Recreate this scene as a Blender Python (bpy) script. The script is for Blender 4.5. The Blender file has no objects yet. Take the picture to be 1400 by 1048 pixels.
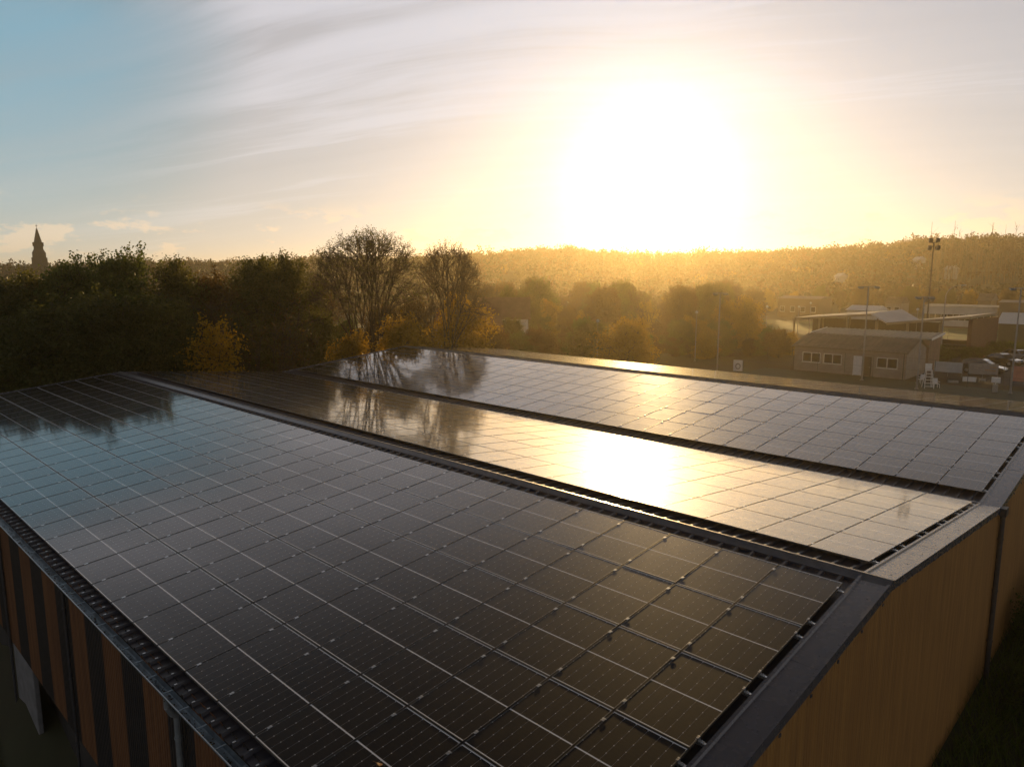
import bpy, bmesh, math, random
import numpy as np
from mathutils import Matrix, Vector

# ---------------------------------------------------------------- camera, sky, sun, exposure
sc = bpy.context.scene
COL = sc.collection
R = math.radians
CAM = np.array([4.0715, -12.5905, 5.337]); PITCH, YAW, FPX = .1514, -.7669, 979.7
cd = bpy.data.cameras.new('camera'); cam = bpy.data.objects.new('camera', cd); COL.objects.link(cam)
cam.location = CAM; cam.rotation_euler = (math.pi/2-PITCH, 0, -YAW)
cd.sensor_width = 36; cd.lens = FPX/1400*36; cd.clip_start = .1; cd.clip_end = 9000
sc.camera = cam

SUN_EL, SUN_AZ = R(6.7), R(-33.3)          # azimuth from +Y towards +X
SUN_DIR = Vector((math.sin(SUN_AZ)*math.cos(SUN_EL), math.cos(SUN_AZ)*math.cos(SUN_EL), math.sin(SUN_EL)))
SUN_POWER = 5.0
SKY_POWER = .048
EXPOSURE = 0.08
HAZE_DENSITY, HAZE_G = .00032, .77

world = bpy.data.worlds.new('World'); sc.world = world; world.use_nodes = True

class NT:
    """small helper for writing node trees"""
    def __init__(s, tree): s.t = tree; s.n = tree.nodes; s.l = tree.links
    def node(s, ty, **kw):
        n = s.n.new(ty)
        for k, v in kw.items(): setattr(n, k, v)
        return n
    def put(s, sock, v):
        if hasattr(v, 'is_output'): s.l.new(v, sock)
        elif isinstance(v, (tuple, list)) and len(v) == 3 and sock.type == 'RGBA': sock.default_value = (*v, 1)
        else: sock.default_value = v
    def m(s, op, a, b=0.0, c=0.0, clamp=False):
        n = s.node('ShaderNodeMath', operation=op, use_clamp=clamp)
        for i, v in enumerate((a, b, c)): s.put(n.inputs[i], v)
        return n.outputs[0]
    def v(s, op, a, b=(0, 0, 0), out=0):
        n = s.node('ShaderNodeVectorMath', operation=op)
        s.put(n.inputs[0], a)
        if op == 'SCALE': s.put(n.inputs['Scale'], b)
        else: s.put(n.inputs[1], b)
        return n.outputs[out]
    def mix(s, f, a, b, blend='MIX'):
        n = s.node('ShaderNodeMix', data_type='RGBA', blend_type=blend)
        s.put(n.inputs[0], f); s.put(n.inputs[6], a); s.put(n.inputs[7], b)
        return n.outputs[2]
    def noise(s, vec, scale, detail=3, rough=.55, dist=0, out=0):
        n = s.node('ShaderNodeTexNoise'); s.put(n.inputs['Vector'], vec)
        n.inputs['Scale'].default_value = scale; n.inputs['Detail'].default_value = detail
        n.inputs['Roughness'].default_value = rough; n.inputs['Distortion'].default_value = dist
        return n.outputs[out]
    def ss(s, x, lo, hi):
        n = s.node('ShaderNodeMapRange', interpolation_type='SMOOTHSTEP')
        s.put(n.inputs[0], x); s.put(n.inputs[1], lo); s.put(n.inputs[2], hi)
        return n.outputs[0]

def build_world():
    t = NT(world.node_tree); t.n.clear()
    out = t.node('ShaderNodeOutputWorld'); bg = t.node('ShaderNodeBackground')
    t.l.new(bg.outputs[0], out.inputs[0])
    sky = t.node('ShaderNodeTexSky', sky_type='NISHITA'); sky.sun_disc = False
    sky.sun_elevation = SUN_EL; sky.sun_rotation = SUN_AZ
    sky.air_density = 1.0; sky.dust_density = 1.6; sky.ozone_density = 2.0
    d = t.node('ShaderNodeTexCoord').outputs['Generated']
    d = t.v('NORMALIZE', d)
    sep = t.node('ShaderNodeSeparateXYZ'); t.put(sep.inputs[0], d)
    z = sep.outputs[2]
    # base sky
    base = t.v('MINIMUM', t.v('SCALE', sky.outputs[0], SKY_POWER), (.62, .66, .72))
    bw = t.node('ShaderNodeRGBToBW'); t.put(bw.inputs[0], base)
    grey = t.v('SCALE', (.98, 1.0, 1.06), bw.outputs[0]); base = t.mix(.65, base, grey)
    # angle to the sun in degrees
    cosang = t.v('DOT_PRODUCT', d, tuple(SUN_DIR), out=1)
    ang = t.m('MULTIPLY', t.m('ARCCOSINE', t.m('MINIMUM', cosang, .999999)), 57.29578)
    # cirrus: project on a high plane, stretch along the wind
    zz = t.m('ADD', t.m('MAXIMUM', z, 0.0), .10)
    px = t.m('DIVIDE', sep.outputs[0], zz); py = t.m('DIVIDE', sep.outputs[1], zz)
    comb = t.node('ShaderNodeCombineXYZ'); t.put(comb.inputs[0], px); t.put(comb.inputs[1], py)
    rot = t.node('ShaderNodeVectorRotate', rotation_type='Z_AXIS'); t.put(rot.inputs[0], comb.outputs[0]); rot.inputs['Angle'].default_value = R(-CIRRUS_ROT)
    warp = t.v('SCALE', t.noise(rot.outputs[0], .35, 2, out=1), 1.1)
    q = t.v('ADD', rot.outputs[0], warp)
    st = t.v('MULTIPLY', q, (.16, 1.5, 1))
    n1 = t.noise(st, 1.0, 7, .62, .3)
    st2 = t.v('MULTIPLY', q, (.45, 4.2, 1))
    n2 = t.noise(st2, 1.0, 6, .6, .2)
    big = t.noise(rot.outputs[0], .30, 2, .5)
    streak = t.m('ADD', t.m('MULTIPLY', n1, .65), t.m('MULTIPLY', n2, .35))
    cov = t.ss(t.m('ADD', streak, t.m('MULTIPLY', t.m('SUBTRACT', big, .5), .5)), .36, .66)
    # a clearer patch of blue to the upper left of the view
    az = t.v('DOT_PRODUCT', d, BLUE_DIR, out=1)
    clear = t.m('MULTIPLY', t.ss(az, .945, .998), t.m('SUBTRACT', 1.0, t.ss(z, .27, .37)))
    cov = t.m('MULTIPLY', cov, t.m('SUBTRACT', 1.0, t.m('MULTIPLY', clear, .75)))
    high = t.m('SUBTRACT', 1.0, t.ss(z, .32, .66))
    toward = t.m('ADD', .80, t.m('MULTIPLY', t.ss(cosang, -.35, .55), .20))
    high = t.m('MULTIPLY', high, toward)
    veil = t.m('MULTIPLY', t.m('SUBTRACT', 1.0, t.m('MULTIPLY', clear, .95)), t.m('MULTIPLY', high, .62))
    cov = t.m('MULTIPLY', cov, t.m('ADD', t.m('MULTIPLY', high, .90), .10))
    near = t.m('POWER', 2.718, t.m('MULTIPLY', ang, -1/24))
    ccol = t.mix(t.ss(near, .12, .7), (.60, .59, .64), (.60, .64, .74))
    fine = t.m('ADD', .77, t.m('MULTIPLY', streak, .47))
    ccol = t.v('SCALE', ccol, fine)
    a = t.m('MAXIMUM', veil, t.m('MULTIPLY', cov, .9))
    col = t.mix(a, base, ccol)
    col = t.mix(t.m('MULTIPLY', t.m('MULTIPLY', clear, t.m('SUBTRACT', 1.25, t.m('MULTIPLY', streak, .95))), .95), col, (.19, .43, .58))
    # warm band near the horizon, fading upward, strongest towards the sun
    hz = t.m('POWER', 2.718, t.m('MULTIPLY', t.m('MAXIMUM', z, 0.0), -9.0))
    warmth = t.m('POWER', 2.718, t.m('MULTIPLY', ang, -1/32))
    hcol = t.mix(warmth, (.68, .68, .57), (.74, .70, .58))
    hcol = t.v('SCALE', hcol, toward)
    col = t.mix(t.m('MULTIPLY', hz, .85), col, hcol)
    # small cumulus low over the left horizon
    cs = t.v('MULTIPLY', d, (1, 1, 2.6))
    cn = t.noise(cs, 11.0, 5, .6)
    cb = t.m('MULTIPLY', t.ss(z, .012, .03), t.m('SUBTRACT', 1.0, t.ss(z, .06, .10)))
    cl = t.m('MULTIPLY', t.ss(cn, .52, .60), cb)
    col = t.mix(t.m('MULTIPLY', cl, .55), col, (.95, .74, .52))
    col = t.v('SCALE', col, t.m('SUBTRACT', 1.0, t.m('MULTIPLY', t.ss(z, .37, .72), t.m('MULTIPLY', t.ss(cosang, -.2, .3), .86))))
    # light scattered round the sun
    g1 = t.v('SCALE', (1.0, .96, .92), t.m('MULTIPLY', t.m('POWER', 2.718, t.m('MULTIPLY', ang, -1/G1_DEG)), G1))
    g2 = t.v('SCALE', (.85, .92, 1.0), t.m('MULTIPLY', t.m('POWER', 2.718, t.m('MULTIPLY', ang, -1/G2_DEG)), G2))
    col = t.v('ADD', col, t.v('ADD', g1, g2))
    t.put(bg.inputs[0], col); bg.inputs[1].default_value = 1.0
CIRRUS_ROT = 205
BLUE_DIR = (-.9563, .148, .2520)
G1, G1_DEG, G2, G2_DEG = 4.2, 2.2, .0, 9.0
build_world()

sd = bpy.data.lights.new('sun', 'SUN'); sun = bpy.data.objects.new('sun', sd); COL.objects.link(sun)
sd.energy = SUN_POWER; sd.angle = R(.5); sd.color = (1.0, .64, .25)
sun.rotation_euler = SUN_DIR.to_track_quat('Z', 'Y').to_euler()
sun.location = (0, 0, 60)
sc.view_settings.view_transform = 'Standard'; sc.view_settings.look = 'None'
sc.view_settings.exposure = EXPOSURE; sc.view_settings.gamma = 1
sc.view_settings.use_curve_mapping = False
sc.render.engine = 'CYCLES'
cy = sc.cycles
cy.use_denoising = True; cy.max_bounces = 6; cy.diffuse_bounces = 2; cy.glossy_bounces = 3
cy.transmission_bounces = 3; cy.volume_bounces = 0; cy.transparent_max_bounces = 8
cy.sample_clamp_indirect = 4; cy.caustics_reflective = False; cy.caustics_refractive = False

# ---------------------------------------------------------------- real-world positions worked out from the survey of the view
_fw = np.array([math.sin(YAW)*math.cos(PITCH), math.cos(YAW)*math.cos(PITCH), -math.sin(PITCH)])
_rt = np.cross(_fw, [0, 0, 1]); _rt /= np.linalg.norm(_rt); _up = np.cross(_rt, _fw)
GZ = -6.0
def ray(x, y): return _fw + _rt*(x-700)/FPX - _up*(y-524)/FPX
def hp(x, y, ax, val):
    d = ray(x, y); return CAM + d*((val-CAM[ax])/d[ax])
def gp(x, y, z=GZ): return hp(x, y, 2, z)
def at(x, dist):
    d = ray(x, 374.5)[:2]; d = d/np.linalg.norm(d); return CAM[:2] + d*dist
def zat(x, y, dist):
    d = ray(x, y); return CAM[2] + d[2]/np.linalg.norm(d[:2])*dist

# ---------------------------------------------------------------- mesh helpers
class MB:
    """collects shapes that become ONE mesh object"""
    def __init__(s): s.v = []; s.f = []; s.mi = []
    def add(s, vs, fs, mi=0):
        o = len(s.v); s.v += [tuple(map(float, p)) for p in vs]
        for f in fs: s.f.append(tuple(o+i for i in f)); s.mi.append(mi)
        return s
    def box(s, x0, x1, y0, y1, z0, z1, mi=0, M=None):
        vs = [(x, y, z) for z in (z0, z1) for y in (y0, y1) for x in (x0, x1)]
        if M is not None: vs = [tuple(M @ Vector(p)) for p in vs]
        return s.add(vs, [(0, 2, 3, 1), (4, 5, 7, 6), (0, 1, 5, 4), (2, 6, 7, 3), (0, 4, 6, 2), (1, 3, 7, 5)], mi)
    def tube(s, p0, p1, r0, r1=None, n=8, mi=0, caps=True):
        r1 = r0 if r1 is None else r1
        p0, p1 = Vector(p0), Vector(p1); d = (p1-p0)
        if d.length < 1e-6: return s
        d.normalize(); a = d.orthogonal().normalized(); b = d.cross(a)
        vs = []
        for p, r in ((p0, r0), (p1, r1)):
            for k in range(n):
                t = 2*math.pi*k/n; vs.append(p + (a*math.cos(t)+b*math.sin(t))*r)
        fs = [(k, (k+1) % n, n+(k+1) % n, n+k) for k in range(n)]
        if caps: fs += [tuple(range(n-1, -1, -1)), tuple(range(n, 2*n))]
        return s.add(vs, fs, mi)
    def path(s, pts, r, n=8, mi=0):
        for a, b in zip(pts[:-1], pts[1:]): s.tube(a, b, r, r, n, mi)
        return s
    def prism(s, poly, h, mi=0):
        """poly: list of 3-D points (planar), h: extrusion vector"""
        n = len(poly); h = Vector(h)
        vs = [Vector(p) for p in poly] + [Vector(p)+h for p in poly]
        fs = [tuple(range(n-1, -1, -1)), tuple(range(n, 2*n))] + [(k, (k+1) % n, n+(k+1) % n, n+k) for k in range(n)]
        return s.add(vs, fs, mi)
    def mesh(s, name, mats, bevel=0):
        me = bpy.data.meshes.new(name); me.from_pydata(s.v, [], s.f)
        for m in (mats if isinstance(mats, (list, tuple)) else [mats]): me.materials.append(m)
        me.polygons.foreach_set('material_index', s.mi)
        bm = bmesh.new(); bm.from_mesh(me)
        bmesh.ops.recalc_face_normals(bm, faces=bm.faces)
        if bevel:
            bmesh.ops.remove_doubles(bm, verts=bm.verts, dist=1e-5)
            bmesh.ops.bevel(bm, geom=list(bm.edges), offset=bevel, segments=1, affect='EDGES', clamp_overlap=True)
        bm.to_mesh(me); bm.free(); me.update()
        return me
    def build(s, name, mats, parent=None, bevel=0, smooth=False):
        me = s.mesh(name, mats, bevel)
        if smooth: me.polygons.foreach_set('use_smooth', [True]*len(me.polygons))
        return link(name, me, parent)

def link(name, me, parent=None):
    o = bpy.data.objects.new(name, me); COL.objects.link(o)
    if parent is not None: o.parent = parent
    return o
def thing(name, label, cat, loc=(0, 0, 0), rz=0.0, group=None):
    o = bpy.data.objects.new(name, None); COL.objects.link(o); o.empty_display_size = .3
    o.location = tuple(map(float, loc)); o.rotation_euler = (0, 0, rz)
    return tag(o, label, cat, group)
def tag(o, label, cat, group=None):
    o['label'] = label; o['category'] = cat
    if group: o['group'] = group
    return o
def struct(o): o['kind'] = 'structure'; return o
def stuff(o): o['kind'] = 'stuff'; return o
def dup(root, loc, rz, label, scale=1.0, group=None, zs=1.0):
    r = root.copy(); COL.objects.link(r); r.location = tuple(map(float, loc)); r.rotation_euler = (0, 0, rz)
    r.scale = (scale, scale, scale*zs); r['label'] = label
    if group: r['group'] = group
    elif 'group' in r: del r['group']
    for ch in list(root.children):
        c = ch.copy(); COL.objects.link(c); c.parent = r
        for g in list(ch.children):
            d = g.copy(); COL.objects.link(d); d.parent = c
    return r
def np_mesh(name, V, F, mats, tint=None, mi=None):
    """V (n,3), F (m,k) arrays"""
    me = bpy.data.meshes.new(name); m, k = F.shape
    me.vertices.add(len(V)); me.vertices.foreach_set('co', np.ascontiguousarray(V, np.float32).ravel())
    me.loops.add(m*k); me.loops.foreach_set('vertex_index', np.ascontiguousarray(F, np.int32).ravel())
    me.polygons.add(m)
    me.polygons.foreach_set('loop_start', np.arange(0, m*k, k, dtype=np.int32))
    try: me.polygons.foreach_set('loop_total', np.full(m, k, np.int32))
    except Exception: pass
    for q in (mats if isinstance(mats, (list, tuple)) else [mats]): me.materials.append(q)
    if mi is not None: me.polygons.foreach_set('material_index', mi.astype(np.int32))
    if tint is not None:
        at_ = me.attributes.new('tint', 'FLOAT', 'FACE'); at_.data.foreach_set('value', tint.astype(np.float32))
    me.update(calc_edges=True); me.validate()
    return me

# ---------------------------------------------------------------- materials
MATS = {}
def mat(name, col, rough=.6, metal=0.0, var=.25, scale=6.0, bump=0.0, bscale=40.0, col2=None, spec=.5, stretch=(1, 1, 1), coat=0.0):
    if name in MATS: return MATS[name]
    m = bpy.data.materials.new(name); m.use_nodes = True; t = NT(m.node_tree)
    p = t.n['Principled BSDF']; co = t.node('ShaderNodeTexCoord').outputs['Object']
    co = t.v('MULTIPLY', co, stretch)
    n = t.noise(co, scale, 5, .6)
    c2 = col2 if col2 else tuple(max(0, c*(1-var)) for c in col)
    t.put(p.inputs['Base Color'], t.mix(t.ss(n, .3, .7), col, c2))
    t.put(p.inputs['Roughness'], t.m('ADD', rough-.06, t.m('MULTIPLY', t.noise(co, scale*2.3, 3), .12)))
    p.inputs['Metallic'].default_value = metal; p.inputs['Specular IOR Level'].default_value = spec
    p.inputs['Coat Weight'].default_value = coat
    if bump:
        b = t.node('ShaderNodeBump'); b.inputs['Strength'].default_value = bump; b.inputs['Distance'].default_value = .01
        t.put(b.inputs['Height'], t.noise(co, bscale, 3)); t.put(p.inputs['Normal'], b.outputs[0])
    MATS[name] = m; return m
def leafmat(name, c1, c2, trans=.35, tr=(1.6, 1.5, .7)):
    if name in MATS: return MATS[name]
    m = bpy.data.materials.new(name); m.use_nodes = True; t = NT(m.node_tree)
    p = t.n['Principled BSDF']; o = t.n['Material Output']
    a = t.node('ShaderNodeAttribute', attribute_name='tint').outputs['Fac']
    c = t.mix(a, c1, c2)
    t.put(p.inputs['Base Color'], c); p.inputs['Roughness'].default_value = .6; p.inputs['Specular IOR Level'].default_value = .25
    tl = t.node('ShaderNodeBsdfTranslucent'); t.put(tl.inputs[0], t.v('MULTIPLY', c, tr))
    mx = t.node('ShaderNodeMixShader'); mx.inputs[0].default_value = trans
    t.l.new(p.outputs[0], mx.inputs[1]); t.l.new(tl.outputs[0], mx.inputs[2]); t.l.new(mx.outputs[0], o.inputs[0])
    MATS[name] = m; return m

M_STEEL = mat('anthracite_steel', (.115, .110, .125), .27, .15, .12, 2.0, spec=.7)
M_SHEET = mat('roof_sheet_steel', (.050, .047, .058), .45, 0, .35, 1.4, .15, 30)
M_GALV = mat('galvanised_steel', (.42, .44, .46), .38, .85, .3, 5)
M_ZINC = mat('zinc_gutter', (.26, .33, .38), .42, .55, .45, 3.0)
M_ALU = mat('aluminium', (.72, .73, .74), .28, .9, .15, 20)
M_FRAME = mat('module_frame', (.13, .125, .12), .34, .6, .2, 10)
M_BLACKC = mat('black_cladding', (.022, .020, .020), .6, 0, .3, 3, .2, 25)
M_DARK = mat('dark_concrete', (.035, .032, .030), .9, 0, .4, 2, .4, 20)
M_CONC = mat('pier_concrete', (.20, .20, .205), .85, 0, .3, 2.5, .4, 25)
M_WHITE = mat('white_paint', (.72, .72, .70), .55, 0, .12, 4)
M_GREYW = mat('rendered_wall', (.30, .26, .22), .85, 0, .2, 1.5, .3, 30)
M_GLASS = mat('window_glass', (.02, .022, .025), .08, 0, .2, 2, spec=.6)
M_TYRE = mat('tyre_rubber', (.018, .018, .018), .8)
M_POLE = mat('grey_pole', (.30, .30, .30), .45, .5, .2, 3)
M_BARK = mat('tree_bark', (.060, .048, .036), .9, 0, .4, 6, .4, 30, stretch=(1, 1, .3))
M_TWIG = mat('twig_bark', (.085, .060, .038), .9, 0, .3, 3)
M_BRICK = mat('brown_brick', (.20, .10, .06), .85, 0, .35, 8, .3, 40)
M_STONE = mat('church_stone', (.05, .042, .036), .9, 0, .3, .4)

def m_clad(name, c1, c2, c3):
    m = bpy.data.materials.new(name); m.use_nodes = True; t = NT(m.node_tree); p = t.n['Principled BSDF']
    co = t.node('ShaderNodeTexCoord').outputs['Object']
    s = t.node('ShaderNodeSeparateXYZ'); t.put(s.inputs[0], co)
    run = t.m('ADD', s.outputs[0], s.outputs[1])
    board = t.m('FLOOR', t.m('MULTIPLY', run, 10.0))
    wn = t.node('ShaderNodeTexWhiteNoise', noise_dimensions='1D'); t.put(wn.inputs['W'], board)
    c = t.mix(wn.outputs[0], c1, c2)
    st = t.noise(t.v('MULTIPLY', co, (3, 3, .35)), 2.2, 5)
    c = t.mix(t.ss(st, .35, .75), c, c3)
    drip = t.noise(t.v('MULTIPLY', co, (5, 5, .12)), 3.0, 4); c = t.mix(t.m('MULTIPLY', t.ss(drip, .55, .75), .35), c, tuple(q*.45 for q in c1))
    t.put(p.inputs['Base Color'], c); p.inputs['Roughness'].default_value = .62
    return m
M_CLAD = m_clad('ochre_cladding', (.33, .160, .041), (.40, .205, .055), (.27, .130, .037))
M_BAND = m_clad('dim_redbrown_cladding', (.150, .066, .026), (.20, .090, .034), (.12, .052, .022))  # redder boards, and darker than the gable's, with shade put into the colour

def m_module():
    """solar laminate: cells, ribbons, white backsheet gaps under textured glass"""
    m = bpy.data.materials.new('solar_laminate'); m.use_nodes = True; t = NT(m.node_tree)
    p = t.n['Principled BSDF']
    uv = t.node('ShaderNodeUVMap'); uv.uv_map = 'UVMap'
    s = t.node('ShaderNodeSeparateXYZ'); t.put(s.inputs[0], uv.outputs[0])
    u, v = s.outputs[0], s.outputs[1]              # metres from the module's corner
    def lines(x, off, period, half):
        f = t.m('FRACT', t.m('ADD', t.m('DIVIDE', t.m('SUBTRACT', x, off), period), .5))
        dist = t.m('MULTIPLY', t.m('ABSOLUTE', t.m('SUBTRACT', f, .5)), period)
        return t.m('LESS_THAN', dist, half), dist
    cw = (PW-.03)/6
    colgap, cdist = lines(u, .015, cw, .0021)
    rowgap, rdist = lines(v, .02, (PL/2-.03)/12, .0006)
    _, ddist = lines(v, .02, (PL/2-.03)/5, .003)
    dot = t.m('LESS_THAN', t.m('ADD', cdist, t.m('MULTIPLY', ddist, .8)), .0085)
    fine, _ = lines(u, .015, cw/10, .0004)
    mid = t.m('LESS_THAN', t.m('ABSOLUTE', t.m('SUBTRACT', v, PL/2)), .0115)
    ends = t.m('LESS_THAN', t.m('SUBTRACT', PL/2, t.m('ABSOLUTE', t.m('SUBTRACT', v, PL/2))), .028)
    rnd = t.node('ShaderNodeObjectInfo').outputs['Random']
    cell = t.mix(rnd, (.0045, .0045, .0065), (.0085, .0075, .0080))
    cellv = t.noise(t.node('ShaderNodeTexCoord').outputs['Object'], 3.0, 4)
    cell = t.mix(t.m('MULTIPLY', cellv, .35), cell, (.012, .010, .010))
    c = t.mix(t.m('MULTIPLY', fine, .35), cell, (.05, .05, .05))
    c = t.mix(t.m('MULTIPLY', rowgap, .5), c, (.05, .05, .05))
    c = t.mix(t.m('MULTIPLY', colgap, .55), c, (.40, .40, .42))
    c = t.mix(dot, c, (.75, .75, .78))
    c = t.mix(mid, c, (.86, .87, .90)); c = t.mix(ends, c, (.88, .88, .88))
    t.put(p.inputs['Base Color'], c)
    wpos = t.node('ShaderNodeNewGeometry').outputs['Position']
    dust = t.ss(t.noise(t.v('MULTIPLY', wpos, (2.2, .7, 1)), 1.3, 6, .65), .45, .85)
    c = t.mix(t.m('MULTIPLY', dust, .05), c, (.09, .085, .075)); t.put(p.inputs['Base Color'], c)
    dirt = t.noise(t.node('ShaderNodeTexCoord').outputs['Object'], 1.7, 4)
    t.put(p.inputs['Roughness'], t.m('ADD', .42, t.m('MULTIPLY', dirt, .12)))
    p.inputs['Specular IOR Level'].default_value = .05
    p.inputs['Coat Weight'].default_value = 1.0; p.inputs['Coat IOR'].default_value = 1.52
    t.put(p.inputs['Coat Roughness'], t.m('ADD', t.m('ADD', .050, t.m('MULTIPLY', dirt, .03)), t.m('MULTIPLY', dust, .03)))
    return m
PW, PL, PT = 1.134, 1.716, .035
QX, PJ, TH = 1.1559, 1.735, .0986
M_MODULE = m_module()

# ---------------------------------------------------------------- ground and hills
CREST = [(-900, 352), (-200, 358), (0, 363), (130, 362), (250, 357), (300, 355), (430, 352), (640, 347), (740, 340), (790, 339), (840, 347),
         (930, 349), (1000, 346), (1060, 344), (1130, 338), (1200, 333), (1260, 326), (1320, 322), (1390, 319), (1500, 318), (2300, 330)]
def az_of(x):
    d = ray(x, 374.5); return math.atan2(d[0], d[1])
_caz = np.array([az_of(x) for x, y in CREST]); _ctan = np.array([ray(x, y)[2]/np.linalg.norm(ray(x, y)[:2]) for x, y in CREST])
R_CREST = 480.0
def terrain(X, Y):
    dx, dy = X-CAM[0], Y-CAM[1]; r = np.hypot(dx, dy); az = np.arctan2(dx, dy)
    crest = CAM[2] + np.interp(az, _caz, _ctan)*R_CREST - 5.8
    # the right-hand hill starts nearer
    start = np.interp(az, [az_of(600), az_of(1000), az_of(1400)], [255, 235, 228])
    k = np.clip((r-start)/(R_CREST-start), 0, 1); k = k*k*(3-2*k)
    k = np.where(r > R_CREST, np.clip(1-(r-R_CREST)/700, 0, 1), k)
    yard = 2.4*np.clip((-8.9-Y)/.3, 0, 1)*np.clip((60-r)/15, 0, 1)
    und = 2.2*np.sin(X*.011+1)*np.sin(Y*.013)*np.clip((r-250)/200, 0, 1)
    return GZ + (crest-GZ)*k + und*k - yard
def build_ground():
    rs = np.concatenate([[0, 8, 16, 25, 40, 60, 85, 120, 160, 200], np.linspace(215, 500, 40), [560, 650, 800, 1000, 1400, 2000, 2800]])
    na = 180; az = np.linspace(0, 2*math.pi, na, endpoint=False)
    V = [(CAM[0], CAM[1], GZ)]
    for r in rs[1:]:
        X = CAM[0]+r*np.sin(az); Y = CAM[1]+r*np.cos(az); Z = terrain(X, Y)
        V += list(zip(X, Y, Z))
    F = [(0, 1+(k+1) % na, 1+k) for k in range(na)]
    for i in range(len(rs)-2):
        a = 1+i*na; b = a+na
        F += [(a+k, a+(k+1) % na, b+(k+1) % na, b+k) for k in range(na)]
    m = mat('meadow_ground', (.060, .066, .026), .95, 0, .4, .11, .5, 3.0, col2=(.045, .036, .020))
    mb = MB(); mb.add(V, F); o = mb.build('ground', m, smooth=True); struct(o)
build_ground()
def sheet(name, poly, z, m):
    mb = MB(); mb.add([(x, y, z) for x, y in poly], [tuple(range(len(poly)))]); return struct(mb.build(name, m))
_g = lambda x, y: tuple(gp(x, y)[:2])
sheet('car_park', [(-40, 75.2), (-1, 75.2), (12, 130), (-24, 130), (-30, 96), (-40, 96)], GZ+.02,
      mat('asphalt', (.050, .050, .050), .9, 0, .35, .8, .3, 30))
sheet('sports_court', [(-34, 40), (12, 40), (12, 71.5), (-34, 71.5)], GZ+.012, mat('court_green', (.045, .075, .050), .85, 0, .25, .5))
sheet('grass_pitch', [(-75, 133), (14, 133), (14, 162), (-80, 162)], GZ+.016, mat('pitch_grass', (.075, .12, .022), .9, 0, .35, .25, .4, 4))
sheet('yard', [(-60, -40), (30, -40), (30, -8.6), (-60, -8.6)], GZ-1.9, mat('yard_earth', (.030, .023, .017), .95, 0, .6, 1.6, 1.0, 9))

# ---------------------------------------------------------------- the solar hall
ST, CT, TT = math.sin(TH), math.cos(TH), math.tan(TH)
X0, X1 = .62, -38.75                               # gable verge, far verge
Y_E1, Y_R1, Y_V, Y_R2, Y_E2 = -8.84, .60, 10.26, 20.27, 29.95
RZ = .0593
def zp(y):                                          # height of the module plane above/below
    if y <= Y_R1: return y*TT
    if y <= Y_V: return RZ-(y-Y_R1)*TT
    zv = RZ-(Y_V-Y_R1)*TT
    if y <= Y_R2: return zv+(y-Y_V)*TT
    return zv+(Y_R2-Y_V)*TT-(y-Y_R2)*TT
SH = .135                                           # sheet pan below the module plane
hall = thing('industrial_hall', 'long low hall with zigzag solar roof and orange and black ribbed cladding', 'industrial hall', (0, 0, GZ))
def hallp(mb, name, m, **kw):
    mb.v = [(x, y, z-GZ) for x, y, z in mb.v]; return mb.build(name, m, hall, **kw)
def roof_part(ya, yb):
    mb = MB(); pit = .333
    lo, hi = sorted((X0-.47, X1)); prof = []
    x = lo
    k = 0
    while x < hi:
        for dx, h in ((0, 0), (.235, 0), (.255, .045), (.305, .045), (.325, 0)):
            if x+dx <= hi: prof.append((x+dx, h))
        x += pit
    vs = []; n = len(prof)
    for y in (ya, yb):
        for (px, h) in prof: vs.append((px, y, zp(min(max(y, Y_E1), Y_E2)) - SH + h))
    mb.add(vs, [(i, i+1, n+i+1, n+i) for i in range(n-1)])
    return mb
def screws(ya, yb, mb):
    lo = X1
    k = 0; x = lo + .28
    while x < X0-.6:
        for y in ((ya,) if k % 2 else (yb,)):
            z = zp(y)-SH+.045; mb.box(x-.010, x+.010, y-.022, y+.022, z+.001, z+.010, 1)
        x += .333; k += 1
for a, b, sy in ((Y_E1, Y_R1-.03, (-8.80, -8.72)), (Y_R1+.03, Y_V-.02, None), (Y_V+.02, Y_R2-.03, None), (Y_R2+.03, Y_E2, None)):
    mb = roof_part(a, b)
    if sy: screws(sy[0], sy[1], mb)
    hallp(mb, 'roof', [M_SHEET, M_ALU])
# ridge caps: folded sheets sitting on the rib crests with closers between ribs
for yr in (Y_R1, Y_R2):
    mb = MB(); zr = zp(yr)-SH+.058
    for s in (-1, 1):
        prof = [(0, .035), (s*.05, .03), (s*.16, .0), (s*.19, -.035)]
        if s == 1: prof = [(0, .035), (.0, .056), (.075, .046), (.10, .01), (.19, -.028)]
        vs = []
        for x in (X1-.02, X0+.01):
            for dy, dz in prof: vs.append((x, yr+dy, zr+dz-abs(dy)*TT*.6))
        n = len(prof); mb.add(vs, [(i, i+1, n+i+1, n+i) for i in range(n-1)])
    hallp(mb, 'ridge_cap', mat('ridge_steel', (.20, .20, .215), .30, .35, .3, 2.5))
for yr, s in ((Y_R1, -1), (Y_R1, 1), (Y_R2, -1)):
    mb = MB(); x = X1+.01; y = yr+s*.20; z = zp(y)-SH; vs = []
    while x < X0-.55:                               # toothed filler that closes the pans under the ridge cap
        vs += [(x, z), (x+.232, z), (x+.254, z+.043), (x+.306, z+.043), (x+.326, z)]; x += .333
    n = len(vs); mb.add([(px, y, pz+.001) for px, pz in vs]+[(px, y, z+.052) for px, pz in vs], [(i, i+1, n+i+1, n+i) for i in range(n-1)])
    hallp(mb, 'profile_filler', M_SHEET)
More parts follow.
